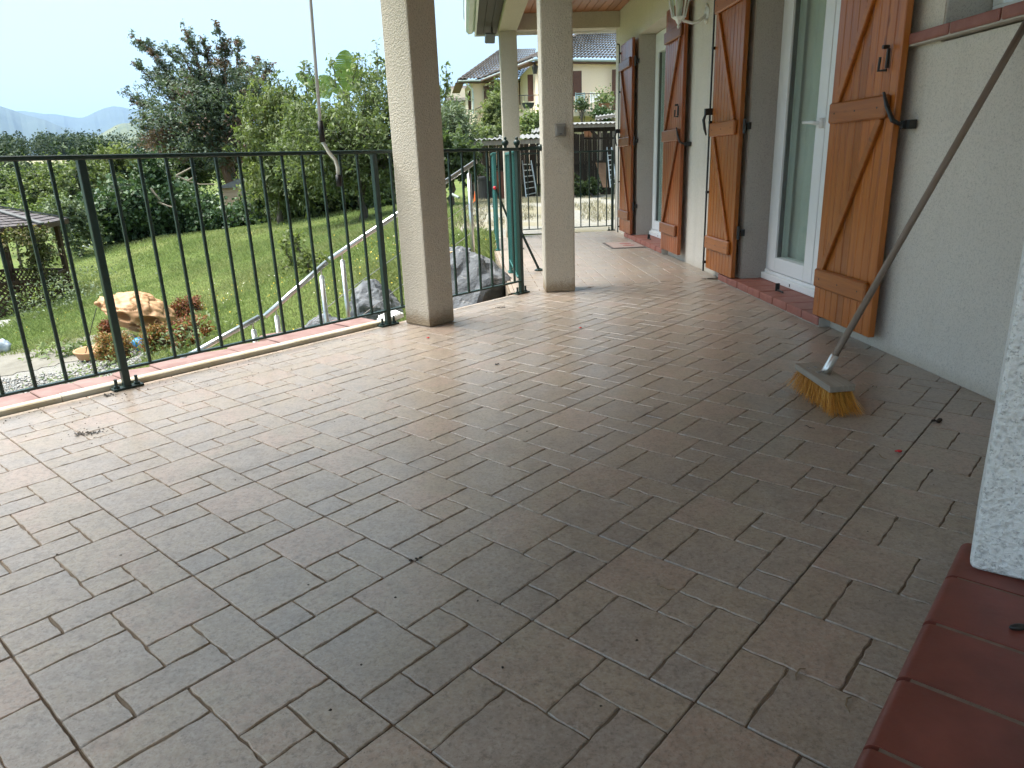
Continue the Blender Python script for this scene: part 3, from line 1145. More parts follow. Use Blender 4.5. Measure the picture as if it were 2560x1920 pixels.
# ================================================================== near right: pier on a quarry-tile step
SZ = 0.15
st0, st1 = on_z(2000 + 870 / 2.155, 1150 + 430 / 2.155, SZ), on_z(2000 + 270 / 2.155, 1920, SZ)
sdir = (st0 - st1)
sdir.z = 0
sdir.normalize()
sin_ = Vector((sdir.y, -sdir.x, 0))          # to the right, away from the terrace
step = thing('tiled_step', 'low step of dark red glazed quarry tiles at the lower right', 'step', st0 - ZZ * SZ)
mb = MB()
far = st0.copy()
far.z = 0
q = [far - sdir * 1.9 + sin_ * .022, far - sdir * .02 + sin_ * .022, far - sdir * .02 + sin_ * 1.3, far - sdir * 1.9 + sin_ * 1.3]
mb.prism(q[::-1], 0.001, SZ - 0.0025)
mb.build('bed', M_REDGROUT, step)
# joint positions read along the nose
js = [0.0]
for (zx, zy) in ((805, 620), (675, 860), (525, 1155), (345, 1520)):
    p = on_z(2000 + zx / 2.155, 1150 + zy / 2.155, SZ)
    js.append((st0 - p).dot(sdir))
print('STEP JOINTS', [round(j, 3) for j in js])
js += [js[-1] + 0.19, js[-1] + 0.38, js[-1] + .57]
for k in range(len(js) - 1):
    a0, a1 = js[k] + .0055, js[k + 1] - .0055
    for r_ in range(3):
        b0, b1 = 0.0 + r_ * 0.335 + (0.004 if r_ else 0), (r_ + 1) * 0.335 - 0.004
        v = []
        if r_ == 0:   # bullnose front
            rr = 0.020
            prof = [(rr * (1 - math.cos(t)), SZ - rr + rr * math.sin(t)) for t in [math.pi / 2 * i / 5 for i in range(-4, 6)]]
            prof = [(b0 + 0.004, SZ - 2 * rr)] + [(b0 + o, z) for o, z in prof[3:]] + [(b1, SZ), (b1, SZ - 2 * rr)]
        else:
            prof = [(b0, SZ - .03), (b0, SZ - .003), (b0 + .004, SZ), (b1 - .004, SZ), (b1, SZ - .003), (b1, SZ - .03)]
        n = len(prof)
        dz = random.uniform(-.0012, .0012)
        m = MB()
        vs = [far - sdir * s_ + sin_ * o + ZZ * (z + dz) for s_ in (a0, a1) for o, z in prof]
        m.add(vs, [tuple(range(n)), tuple(reversed(range(n, 2 * n)))] + [(i, n + i, n + (i + 1) % n, (i + 1) % n) for i in range(n)])
        o = shade_auto(m.build('tile', M_RED, step), 40)
# the pier
pa, pb = on_z(2420, 1424, SZ), on_z(2560, 1458, SZ)
px = (pb - pa)
px.z = 0
px.normalize()
py = Vector((-px.y, px.x, 0))
m = MB()
q = [pa, pa + px * 0.42, pa + px * 0.42 + py * 0.34, pa + py * 0.34]
me = MB().prism([Vector((v.x, v.y, 0)) for v in q], SZ + 0.001, 2.84).mesh('pier', 0.018, 3)
tag(mobj('pier', me, M_PIER), 'white rough-cast pier standing on the red tiled step at the right', 'pier')
# lost dark seed pod on the step
p = on_z(2000 + 1175 / 2.155, 1150 + 915 / 2.155, SZ)
tag(MB().ball(p + ZZ * .006, 0.018, 10, 6, (1, .4, .35)).build('seed_pod', M_BLACK, None, smooth=True), 'small dark pod lying on the red tiled step', 'pod')
# ================================================================== green railings
def railing(name, label, p0, p1, posts, nb_gap=0.127, z_top=1.09, z_bot=0.10, mat=None, finial=(), start=0.0, grp='green terrace railings', end_post=None, cap_w=0.042):
    mat = mat or M_GREEN
    p0, p1 = Vector(p0), Vector(p1)
    X = (p1 - p0)
    L = X.length
    X.normalize()
    Y = ZZ.cross(X)
    r = thing(name, label, 'railing', (p0 + p1) / 2, grp)
    MB().box((p0 + p1) / 2 + ZZ * z_top, (L, cap_w, 0.022), (X, Y, ZZ)).build('top_rail', mat, r, 0.004)
    MB().box((p0 + p1) / 2 + ZZ * z_bot, (L, 0.026, 0.012), (X, Y, ZZ)).build('bottom_rail', mat, r, 0.002)
    for s in posts:
        m = MB()
        m.box(p0 + X * s + ZZ * (z_top / 2), (0.034, 0.034, z_top - .012), (X, Y, ZZ))
        po = m.build('post', mat, r, 0.003)
        m = MB()
        m.box(p0 + X * s + ZZ * .006, (0.14, 0.055, 0.010), (X, Y, ZZ))
        for d in (-.048, .048):
            m.tube([p0 + X * (s + d) + ZZ * .011, p0 + X * (s + d) + ZZ * .055], 0.008, 8)
            m.lathe(p0 + X * (s + d) + ZZ * .011, [(0.015, 0), (0.015, .01)], 6)
        m.build('base_plate', mat, po)
    for s in finial:
        m = MB()
        m.lathe(p0 + X * s + ZZ * (z_top + .011), [(0.012, 0), (0.012, .012), (0.022, .022), (0.026, .036), (0.02, .05), (0.01, .056), (0.012, .062), (0.012, .07), (0.003, .078)], 10)
        m.build('finial', mat, r, smooth=True)
    k = 0
    s = start
    me = MB().box((0, 0, 0), (0.015, 0.015, z_top - z_bot - .012)).mesh('baluster', 0.002, 1)
    me.materials.append(mat)
    while s < L - 0.02:
        if all(abs(s - q) > 0.035 for q in posts):
            o = bpy.data.objects.new('baluster', me)
            put(o, r)
            mt = Matrix((X, Y, ZZ)).transposed().to_4x4()
            mt.translation = p0 + X * s + ZZ * (z_top + z_bot) / 2
            o.matrix_basis = mt
        s += nb_gap
    return r


sA = -4.6
trl = railing('terrace_railing', 'long dark green railing with thin balusters along the slanting terrace edge', edge(sA, -0.025), edge(1.352, -0.025),
        [1.3, 2.95, 4.6, 5.95], finial=(5.95, 5.82), start=1.3 + 0.127 - 11 * 0.127)
pz3 = edge(1.352, -0.025)
m = MB()
m.bar(pz3 + ZZ * 1.09, Vector((0.285, 5.66, 1.095)), 0.03, 0.022)
m.ball(Vector((0.283, 5.66, 1.095)), 0.025)
m.build('rail_tie', M_GREEN, trl)


def brace_bar(foot, top, mat, label):
    m = MB()
    m.bar(foot + ZZ * .008, top, 0.022, 0.022)
    m.lathe(foot + ZZ * .001, [(0.045, 0), (0.045, .008), (0.02, .02)], 10)
    return m


q0, q1 = Vector((0.085, 5.66, 0)), Vector((0.030, 6.77, 0))
rn = railing('side_railing', 'teal-green railing panel seen nearly edge on beside the second pillar', q0, q1, [1.09], z_top=1.07, z_bot=.12, mat=M_TEAL, start=0.10, cap_w=.034)
brace_bar(Vector((0.30, 6.80, 0)), q1 + ZZ * .62, M_GREEN, '').build('brace', M_GREEN, rn)
q0, q1 = Vector((-0.105, 8.55, 0)), Vector((-0.15, 9.87, 0))
rf = railing('gate_railing', 'teal railing panel with a red knob, standing edge on near the far pillar', q0, q1, [0.02, 1.3], z_top=1.10, z_bot=.06, mat=M_TEAL, start=.1, cap_w=.05)
brace_bar(Vector((0.16, 8.60, 0)), q0 + ZZ * .72, M_GREEN, '').build('brace', M_GREEN, rf)
MB().ball(q0 + Vector((-.01, -.025, .72)), 0.02).build('knob', pmat('red_plastic', (0.5, 0.02, 0.03), None, 5, 0.4), rf, smooth=True)
eA = Vector((0.24, 10.34, 0))
eB = W(10.46, 0.02)
railing('end_railing', 'slim green railing closing the far end of the terrace toward the gravel yard', eA, eB, [1.30], z_top=1.10, z_bot=.07, start=.09, nb_gap=.125, cap_w=.036)
m = MB()
cc = (eA + (eB - eA) * 0.42) + ZZ * .47
xx = (eB - eA).normalized()
m.tube([cc + xx * math.cos(t) * .05 + ZZ * math.sin(t) * .05 for t in [i * .4 for i in range(17)]], .006, 6)
tag(m.build('iron_scroll', M_BLACK), 'small black iron ring standing by the end railing', 'scroll')

# ================================================================== stainless stair rail and the stairs down
def srail(s, z):          # along the stairs, outside the terrace
    return edge(s, 1.3, z)


stair = thing('garden_stairs', 'flight of terracotta steps going down beside the terrace to the lawn', 'stairs', edge(0.4, 0.8, -1))
for k in range(10):
    s0 = 1.75 - k * 0.40
    z = -0.02 - (k + 1) * 0.168
    MB().prism([edge(s0 - .40, .42), edge(s0, .42), edge(s0, 1.28), edge(s0 - .40, 1.28)][::-1], z - .9, z - .03).build('riser', M_MORTAR, stair)
    MB().prism([edge(s0 - .42, .42), edge(s0, .42), edge(s0, 1.28), edge(s0 - .42, 1.28)][::-1], z - .03, z).build('tread', M_COPING, stair, 0.004)
hr = thing('stair_handrail', 'shiny stainless steel stair handrail with wires, sloping down past the lawn', 'handrail', edge(0.4, 1.3, 0))


def on_srail(x, y):      # picture point -> vertical plane of the stair rail
    d = ray(x, y)
    n = -E2
    p = edge(0, 1.3)
    t = ((p - Vector((0, 0, CAM_H))).dot(n)) / d.dot(n)
    return Vector((0, 0, CAM_H)) + d * t


segs = [((1190, 403), (824, 649)), ((816, 656), (661, 792)), ((648, 793), (466, 893))]
P3 = []
for a_, b_ in segs:
    pa_, pb_ = on_srail(*a_), on_srail(*b_)
    MB().tube([pa_, pb_], 0.0215, 12).build('rail_tube', M_STEEL, hr, smooth=True)
    P3.append((pa_, pb_))
pl = on_srail(466, 893)
MB().tube([pl, pl - E1 * 0.75 - ZZ * .34], 0.0215, 12).build('rail_tube', M_STEEL, hr, smooth=True)


def rail_z(s):
    pts = [((q - P_EDGE).dot(E1), q.z) for ab in P3 for q in ab]
    pts.sort()
    xs = [a for a, _ in pts]
    zs = [b for _, b in pts]
    return float(np.interp(s, xs, zs))


pts_posts = []
for (x, y) in ((1172, 428), (1006, 570), (855, 642), (803, 683), (690, 780), (632, 811)):
    p = on_srail(x, y)
    s = (p - P_EDGE).dot(E1)
    pts_posts.append(s)
    zt = rail_z(s) - .02
    m = MB()
    m.tube([edge(s, 1.3, zt - .95), edge(s, 1.3, zt - .055)], 0.020, 12)
    po = m.build('post', M_STEEL, hr, smooth=True)
    m = MB()
    m.tube([edge(s, 1.3, zt - .055), edge(s, 1.3, zt - .045), edge(s, 1.3, zt - .042), edge(s, 1.3, zt + .005)], [.02, .012, .007, .007], 10)
    m.build('pin', M_STEEL, po)
smax, smin = max(pts_posts), min(pts_posts)
for dz in (0.34, 0.62):
    pts = [edge(s, 1.3, rail_z(s) - dz) for s in sorted(pts_posts)]
    MB().tube([pts[0] - E1 * .5 - ZZ * .2] + pts, 0.0035, 6).build('wire', M_STEEL, hr)

# ================================================================== boulders
M_ROCK = None


def rockmat():
    t = NT('grey_limestone')
    p = t.pos()
    a = t.noise(p, 3.2, 7, 0.62, 0.8)
    v = t.noise(t.mapv(p, (1, 1, 3.5), (0.5, 0.3, 0)), 6.0, 5, 0.6, 2.0)
    c = t.ramp(a, [(0.25, (0.045, 0.050, 0.058)), (0.5, (0.125, 0.132, 0.142)), (0.72, (0.24, 0.24, 0.245))])
    c = t.mix(t.ramp(v, [(0.60, 0.0), (0.70, 0.75)]), c, (0.30, 0.29, 0.275))
    c = t.mix(t.ramp(t.noise(p, 1.3, 3), [(0.58, 0.0), (0.75, 0.6)]), c, (0.17, 0.12, 0.07))
    h = t.math('ADD', a, t.math('MULTIPLY', t.noise(p, 26, 5, .65), .35))
    return t.done(t.bsdf(c, 0.85, t.bump(h, 0.9, 0.035), 0, 0.3))


M_ROCK = rockmat()


def boulder(c, r, seed, label, rot=0.0, rough=.22):
    rn = random.Random(seed)
    bm = bmesh.new()
    bmesh.ops.create_icosphere(bm, subdivisions=5, radius=1.0)
    planes = []
    for k in range(20):
        d = Vector((rn.uniform(-1, 1), rn.uniform(-1, 1), rn.uniform(-.6, 1))).normalized()
        planes.append((d, rn.uniform(.66, .9)))
    o3 = Vector((seed * 3.1, seed * 1.7, 0))
    for v in bm.verts:
        p = v.co.copy()
        for d, h in planes:
            e = p.dot(d) - h
            if e > 0:
                p -= d * e * 0.96
        n_ = noise.fractal(p * 1.6 + o3, 0.9, 2.0, 5)
        n2 = abs(noise.noise(p * 3.2 + o3 * 2))
        p *= 1 + .035 * noise.fractal(p * 7 + o3, .9, 2.0, 3)
        p *= 1 + rough * 0.55 * n_ - 0.10 * (0.5 - n2)
        v.co = Matrix.Rotation(rot, 3, 'Z') @ Vector((p.x * r[0], p.y * r[1], p.z * r[2]))
    me = bpy.data.meshes.new('boulder')
    bm.to_mesh(me)
    bm.free()
    o = mobj('boulder', me, M_ROCK, None, True)
    o.location = c
    try:
        me.set_sharp_from_angle(angle=R(16))
    except Exception:
        pass
    return tag(o, label, 'boulder', 'limestone boulders by the stairs')


bA = at(1190, 700, 6.45)
boulder(Vector((-0.40, 6.42, -0.38)), (0.62, 0.52, 0.80), 4, 'large cracked grey boulder right behind the railing beside the big pillar', 3.4, .26)
boulder(Vector((-0.66, 8.6, -0.30)), (0.52, 0.42, 0.42), 8, 'low flat-topped grey boulder behind the large one, in the grass', .2)
boulder(at(945, 765, 7.7) - ZZ * .10, (0.36, 0.36, 0.40), 5, 'rounded pale grey boulder left of the big pillar below the handrail', .9, .14)
boulder(at(810, 808, 7.5) - ZZ * .12, (0.38, 0.34, 0.24), 6, 'low pale boulder peeking over the terrace edge between handrail posts', .3, .16)
# pale wood chip on the rock
for k in range(3):
    m = MB()
    p = Vector((-0.72 + .05 * k, 6.6 + random.uniform(-.1, .1), 0.18 + .012 * k))
    m.bar(p, p + Vector((random.uniform(.12, .22), random.uniform(-.1, .1), random.uniform(0, .03))), .035, .012)
    tag(m.build('wood_offcut', pmat('raw_wood', (0.50, 0.33, 0.17), (0.60, 0.43, 0.24), 14, .8)), 'pale wood offcut lying on top of the large cracked boulder', 'wood', 'wood offcuts on the boulder')

# ================================================================== awning crank hanging at the edge
ck = thing('awning_crank', 'hanging white awning crank rod with two black grips, in front of the railing', 'crank', at(805, 430, 3.98))
Yc = 3.98
p_top, p_g0, p_g1, p_b0, p_b1, p_e = at(776, 0, 4.02), at(800, 303, Yc), at(807, 355, Yc), at(816, 370, Yc), at(844, 418, Yc), at(846, 464, Yc)
MB().tube([p_top + (p_top - p_g0) * 1.75, p_top, p_g0], 0.0085, 10).build('rod', pmat('pale_grey_rod', (.55, .56, .58), None, 10, .4), ck, smooth=True)
MB().tube([p_g0, p_g1], 0.0155, 12).build('grip', pmat('black_rubber', (0.008, 0.008, 0.009), None, 30, .55), ck, smooth=True)
m = MB()
m.tube([p_g1, p_b0, p_b0 * .72 + p_b1 * .28 + Vector((-.003, 0, .004)), p_b0 * .3 + p_b1 * .7 + Vector((.006, 0, .008)), p_b1, p_b1 * .5 + p_e * .5], 0.0095, 10)
m.build('elbow', pmat('ivory_crank', (0.62, 0.60, 0.53), None, 10, .4), ck, smooth=True)
MB().tube([at(845.5, 437, Yc), at(849, 466, Yc)], 0.0155, 12).build('grip', pmat('black_rubber', (0.008, 0.008, 0.009), None, 30, .55), ck, smooth=True)

# ================================================================== broom
bz = lambda x, y: (1900 + x / 3.3515, 700 + y / 3.3515)
TB = 0.115
k0, k1, k2, k3 = on_z(*bz(318, 712), TB), on_z(*bz(450, 658), TB + .005), on_z(*bz(768, 852), TB - .005), on_z(*bz(638, 928), TB - .01)
ax = ((k3 - k0) + (k2 - k1)).normalized()
ay = ((k1 - k0) + (k2 - k3))
ay = (ay - ax * ay.dot(ax)).normalized()
az = ax.cross(ay)
cen = (k0 + k1 + k2 + k3) / 4
hl, hw, ht = ((k3 - k0).length + (k2 - k1).length) / 4 * .96, ((k1 - k0).length + (k2 - k3).length) / 4 * .82, 0.014
print('BROOM', round(hl * 2, 3), round(hw * 2, 3))
brm = thing('broom', 'old push broom with orange bristles leaning its wooden handle on the wall', 'broom', Vector((cen.x, cen.y, 0)))
M_GREYWOOD = woodmat('weathered_grey_wood', (0.20, 0.165, 0.13), (0.33, 0.28, 0.225), (0.44, 0.38, 0.31), 0.7, 'X', .3)
me = MB().box((0, 0, 0), (hl * 2, hw * 2, ht * 2)).mesh('head', 0.006, 2)
ho = mobj('head', me, M_GREYWOOD, brm)
mt = Matrix((ax, ay, az)).transposed().to_4x4()
mt.translation = cen - az * ht
ho.matrix_basis = mt
m = MB()
for k in range(6):
    p = cen + ax * random.uniform(-.6, -.1) * hl + ay * random.uniform(-.6, .5) * hw + az * .0005
    m.box(p, (random.uniform(.01, .03), .012, .002), (ax, ay, az))
m.build('label_scrap', pmat('torn_white_label', (0.5, 0.47, 0.42), (0.12, 0.11, 0.1), 60, .8), ho)
# bristles
tipsL, tipsR = on_z(*bz(365, 930), 0.0), on_z(*bz(880, 1062), 0.0)
tipsF = on_z(*bz(745, 1115), 0.0)
V, Fb = [], []
rb = random.Random(5)
for i in range(17):
    for j in range(5):
        fx = (i + .5) / 17 * 2 - 1
        fy = (j + .5) / 5 * 2 - 1
        tl_a, tl_b = rb.gauss(0, .009), rb.gauss(0, .007)
        root0 = cen - az * (2 * ht) + ax * fx * hl * .96 + ay * fy * hw * .86
        for k in range(42):
            rt_ = root0 + ax * rb.gauss(0, .0042) + ay * rb.gauss(0, .0042)
            lean = ax * (0.000 + 0.085 * (fx + 1) / 2 + tl_a * .8 + rb.gauss(0, .0095)) + ay * (fy * .020 - .012 + tl_b * .8 + rb.gauss(0, .0095))
            t = rt_ + lean
            t.z = max(0.002, rb.gauss(0.009, .008))
            if fx < -.4:
                t -= ax * .012 * (-fx)
            mid = (rt_ * .5 + t * .5) + (ax * .25 * lean.dot(ax) * -1 + ay * .25 * lean.dot(ay) * -1) * .5
            w = 0.00062
            sd_ = Vector((rb.uniform(-1, 1), rb.uniform(-1, 1), 0)).normalized() * w
            b0 = len(V)
            V += [rt_ - sd_, rt_ + sd_, mid + sd_, mid - sd_, t + sd_ * .6, t - sd_ * .6]
            Fb += [(b0, b0 + 1, b0 + 2, b0 + 3), (b0 + 3, b0 + 2, b0 + 4, b0 + 5)]
bme = fast_mesh('bristles', np.array([tuple(v) for v in V]), np.array(Fb))
t = NT('orange_bristle')
rnd = t.n('NewGeometry').outputs['Random Per Island']
M_BRIS = t.done(t.bsdf(t.ramp(rnd, [(0, (0.38, 0.13, 0.012)), (.5, (0.62, 0.26, 0.03)), (1, (0.78, 0.42, 0.08))]), .55))
bo = mobj('bristles', bme, M_BRIS, brm)
bo['kind'] = 'stuff'
# ferrule and handle
f0 = on_z(*bz(548, 770), TB + .005)
wall_hit_d = ray(2560, 66)
wn_ = NW
tt = ((W(0, 0.016) - Vector((0, 0, CAM_H))).dot(wn_)) / wall_hit_d.dot(wn_)
h1 = Vector((0, 0, CAM_H)) + wall_hit_d * tt
hd = (h1 - f0).normalized()
m = MB()
m.tube([f0 - hd * .005, f0 + hd * .02, f0 + hd * .075, f0 + hd * .078], [0.020, 0.0175, 0.0165, 0.0150], 14)
m.build('ferrule', M_STEEL, brm, smooth=True)
hme = MB().tube([Vector((0, 0, 0)), Vector((0, 0, (h1 - f0).length - .06 + .02))], 0.0135, 14).mesh('handle')
hob = mobj('handle', hme, woodmat('grey_brown_handle', (0.17, 0.125, 0.095), (0.26, 0.195, 0.15), (0.34, 0.265, 0.21), .6, 'Z', .3, 1.6), brm, True)
mt = hd.to_track_quat('Z', 'Y').to_matrix().to_4x4()
mt.translation = f0 + hd * .06
hob.matrix_basis = mt

# ================================================================== door mat
b1 = lambda x, y: (1500 + x / 3.16, 400 + y / 3.16)
mq = [on_z(*b1(95, 703)), on_z(*b1(355, 686)), None, on_z(*b1(10, 660))]
mdirx = -NW
c0 = mq[0]
mat_w = 0.42
mat_l = 0.62
md = thing('door_mat', 'thin pinkish door mat with dark border and two red ovals by the far door', 'door mat', c0)
q = [c0, c0 - NW * mat_w, c0 - NW * mat_w + DW * mat_l, c0 + DW * mat_l]
MB().prism(q, 0.001, 0.006).build('border', pmat('mat_border', (0.10, 0.085, 0.075), None, 40, .9), md)
ins = .03
q = [c0 + (-NW + DW) * ins, c0 - NW * (mat_w - ins) + DW * ins, c0 - NW * (mat_w - ins) + DW * (mat_l - ins), c0 - NW * ins + DW * (mat_l - ins)]
MB().prism(q, 0.0061, 0.010).build('mat', pmat('mat_pile', (0.34, 0.25, 0.215), (0.40, 0.30, 0.26), 60, .95, .5, 300, .003), md)
for dy in (.2, .4):
    cc = c0 - NW * (.24) + DW * dy
    MB().prism([cc + NW * .07 * math.cos(t) + DW * .06 * math.sin(t) for t in [i * .3927 for i in range(16)]][::-1], 0.0101, 0.012).build('oval', pmat('mat_red', (0.30, 0.12, 0.10), None, 40, .95), md)

# ================================================================== litter on the floor
V, Fb = [], []
rl = random.Random(9)


def crumb(p, r):
    b = len(V)
    for k in range(5):
        a = k * 1.2566 + rl.random()
        V.append((p.x + r * math.cos(a) * rl.uniform(.6, 1.2), p.y + r * math.sin(a) * rl.uniform(.6, 1.2), p.z + .0006))
    V.append((p.x + rl.uniform(-.3, .3) * r, p.y, p.z + r * rl.uniform(.5, 1)))
    for k in range(5):
        Fb.append((b + k, b + (k + 1) % 5, b + 5))


for k in range(330):
    if k < 130:
        p = edge(rl.uniform(-2.2, -.9), -abs(rl.gauss(.0, .28)) - .03)
    elif k < 170:
        p = on_z(rl.gauss(215, 40), rl.gauss(1080, 14))
    elif k < 240:
        p = edge(rl.uniform(-2.2, 1.2), -rl.uniform(.02, .12))
    else:
        p = Vector((rl.uniform(-1.4, 1.6), rl.uniform(1.0, 5.0), 0))
    if (p - edge(0)).dot(E2) < .02 or p.x > 1.8:
        continue
    crumb(p, rl.uniform(.0015, .0045) * (1.3 if rl.random() < .15 else 1))
for (x, y, n_) in ((545 / 2.212 * 0 + 205, 1086, 26), (240, 1082, 16), (270, 990, 22), (1008, 757, 18), (1250, 770, 18)):
    c_ = on_z(x, y)
    for k in range(n_):
        crumb(c_ + Vector((rl.gauss(0, .02), rl.gauss(0, .012), .002)), rl.uniform(.003, .008))
tag(mobj('floor_crumbs', fast_mesh('floor_crumbs', np.array(V), np.array(Fb)), pmat('dark_crumbs', (0.02, 0.016, 0.012), (0.05, 0.04, 0.03), 50, .9)), 'scattered dark crumbs of dirt on the tiled floor', 'dirt', kind='stuff')
for (x, y, lab) in ((1900 + 1168 / 3.3515, 700 + 1437 / 3.3515, 'red petal on the floor tiles between broom and white pier'), (500 + 2105 / 3.687, 450 + 1455 / 3.687, 'red petal on the floor just in front of the big pillar'), (900 + 1220 / 2.212, 650 + 376 / 2.212, 'tiny red petal on the floor right of the big pillar')):
    p = on_z(x, y, .004)
    m = MB()
    r_ = .0095 if y > 1000 else .008
    m.ball(p + Vector((0, 0, .002)), r_, 8, 5, (1, .8, .5))
    m.ball(p + Vector((-r_, r_ * .3, .001)), r_ * .6, 8, 5, (1, .7, .4))
    tag(m.build('red_petal', pmat('red_petal', (0.55, 0.015, 0.02), None, 20, .5), None, smooth=True), lab, 'petal', 'red petals on the floor')
for (x, y, r_, lab) in ((1900 + 1500 / 3.3515, 700 + 1183 / 3.3515, .016, 'curled dark dead leaf on a tile joint in front of the pier'), (1244, 910, .009, 'small dark seed on the tiles in the middle of the terrace'), (1030 + 0, 1400, .010, 'dark smudge of soil at a tile corner in the foreground')):
    p = on_z(x, y, .003)
    m = MB()
    for k in range(5):
        m.ball(p + Vector((rl.gauss(0, r_ * .8), rl.gauss(0, r_ * .5), r_ * .2)), r_ * rl.uniform(.3, .7), 7, 4, (1, .7, .5))
    tag(m.build('dead_leaf', pmat('dead_leaf', (0.02, 0.014, 0.01), (0.05, 0.035, 0.025), 60, .8)), lab, 'debris')
for (x, y, lab) in ((1900 + 415 / 3.3515, 700 + 1228 / 3.3515, 'tiny dark twig on the tiles left of the broom bristles'), (1900 + 1030 / 3.3515, 700 + 1478 / 3.3515, 'curled pale twig near the red petal'), (1500 + 405 / 2.458, 1100 + 905 / 2.458, 'thin curved pale stalk on the tiles in the foreground'), (1500 + 1235 / 2.458, 1100 + 1440 / 2.458, 'small curled brown leaf scrap near the red step'), (1500 + 1540 / 2.458, 1100 + 1625 / 2.458, 'small curled brown leaf scrap at the bottom near the red step')):
    p = on_z(x, y, .003)
    m = MB()
    a_ = rl.uniform(0, 3)
    d_ = Vector((math.cos(a_), math.sin(a_), 0))
    e_ = Vector((-d_.y, d_.x, 0))
    sc_ = .022
    m.tube([p - d_ * sc_, p - d_ * sc_ * .3 + e_ * .008, p + d_ * sc_ * .4 + e_ * .007 + ZZ * .004, p + d_ * sc_], [.001, .0016, .0016, .001], 5)
    pale = 'pale' in lab or 'brown' in lab
    tag(m.build('twig', pmat('pale_stalk', (0.22, 0.155, 0.09), None, 30, .8) if pale else M_BLACK), lab, 'twig')
# ================================================================== terrain
HOR = lambda x: 453.0 - 0.03775 * x
ctl = []
for (x, y, Y) in ((69, 926, 10), (335, 898, 10.1), (173, 752, 17), (243, 619, 27), (463, 590, 29), (648, 560, 28), (908, 544, 20.5), (1160, 520, 15), (1160, 565, 11),
                  (870, 700, 8.7), (690, 730, 10), (500, 790, 10.7), (600, 640, 18), (380, 680, 18), (1315, 494, 25), (1217, 606, 8.8)):
    p = at(x, y, Y)
    ctl.append((p.x, p.y, p.z))
ctl += [(-3, 5, -1.65), (-2.6, 6.6, -1.3), (-1.4, 6.2, -1.15), (-0.4, 6.6, -0.75), (0.8, 7, -0.5), (-0.3, 10.0, -0.10), (0.3, 10.8, -0.05), (2.5, 10.8, -0.04), (2, 14, -0.08), (6, 18, -0.1), (3, 25, -.28), (9, 25, -.2),
        (5, 38, .3), (14, 38, .5), (-20, 30, -2.6), (-15, 20, -2.3), (-12, 10, -2.0), (-10, 4, -2.0), (-30, 40, -3.4), (0, 32, -.3), (8, 0, -.2), (12, 10, 0), (0, -8, -1.6), (-8, -8, -2.2), (-8, 40, -1.6)]
ctl = np.array(ctl)


def _tps(d2):
    return np.where(d2 > 0, 0.5 * d2 * np.log(np.maximum(d2, 1e-12)), 0)


_K = _tps(((ctl[:, None, :2] - ctl[None, :, :2]) ** 2).sum(-1)) + np.eye(len(ctl)) * 2.0
_P = np.c_[np.ones(len(ctl)), ctl[:, :2]]
_A = np.block([[_K, _P], [_P.T, np.zeros((3, 3))]])
_wt = np.linalg.solve(_A, np.r_[ctl[:, 2], 0, 0, 0])


def ground_np(x, y):
    x = np.asarray(x, float)
    y = np.asarray(y, float)
    sh = x.shape
    x, y = x.ravel(), y.ravel()
    r = np.hypot(x, y)
    lim = np.minimum(1, 48 / np.maximum(r, 1e-6))
    xx, yy = x * lim, y * lim
    d2 = (xx[:, None] - ctl[None, :, 0]) ** 2 + (yy[:, None] - ctl[None, :, 1]) ** 2
    z = _tps(d2) @ _wt[:-3] + _wt[-3] + _wt[-2] * xx + _wt[-1] * yy
    z = np.clip(z, -4, 1.0)
    zf = np.interp(r, [40, 80, 140, 230, 330, 420, 700, 2000, 30000], [-3, -6.5, -5, 3.5, 9, 9, 2, -5, -5])
    f = np.clip((r - 34) / 30, 0, 1)
    f = f * f * (3 - 2 * f)
    z = z * (1 - f) + zf * f
    # dug out under the terrace and the house
    off = -((x - P_EDGE.x) * E2.x + (y - P_EDGE.y) * E2.y)
    under = (off < 0.1) & (x > -9) & (y < 10.3) & (x > (0.02 + WS * (y - 5.6)) - (y < 5.6) * 99) & (y > -9)
    z = np.where(under, np.minimum(z, -0.45), z)
    return z.reshape(sh)


def gz(x, y):
    return float(ground_np(np.array([x]), np.array([y]))[0])


def on_ground(x, y):
    """picture point -> terrain (march along the ray)"""
    d = ray(x, y)
    ts = np.linspace(3, 60, 1500) / max(1e-6, d.y)
    z = CAM_H + d.z * ts
    g = ground_np(d.x * ts, d.y * ts)
    k = np.argmax(z < g)
    return Vector((d.x * ts[k], d.y * ts[k], g[k]))


rr = np.concatenate([np.linspace(0, 6, 25)[:-1], np.geomspace(6, 60, 150)[:-1], np.geomspace(60, 30000, 70)])
na = 300
aa = np.linspace(0, 2 * np.pi, na, endpoint=False)
RRg, AAg = np.meshgrid(rr, aa, indexing='ij')
gx, gy = RRg * np.sin(AAg), RRg * np.cos(AAg)
gzv = ground_np(gx, gy)
Vg = np.stack([gx, gy, gzv], -1).reshape(-1, 3)
i0 = (np.arange(len(rr) - 1)[:, None] * na + np.arange(na)[None, :])
i1 = (np.arange(len(rr) - 1)[:, None] * na + (np.arange(na)[None, :] + 1) % na)
Fg = np.stack([i0, i0 + na, i1 + na, i1], -1).reshape(-1, 4)


def groundmat():
    t = NT('meadow_soil')
    p = t.pos()
    a = t.noise(p, 0.35, 6, .6)
    b = t.noise(p, 5.0, 6, .65)
    c = t.ramp(a, [(0.3, (0.085, 0.12, 0.030)), (0.5, (0.12, 0.16, 0.042)), (0.7, (0.17, 0.18, 0.065))])
    c = t.mix(t.math('MULTIPLY', b, .55), c, (0.05, 0.06, 0.018))
    far = t.noise(p, 0.006, 3)
    return t.done(t.bsdf(c, .95, t.bump(t.noise(p, 20, 5), .6, .03), 0, .1))


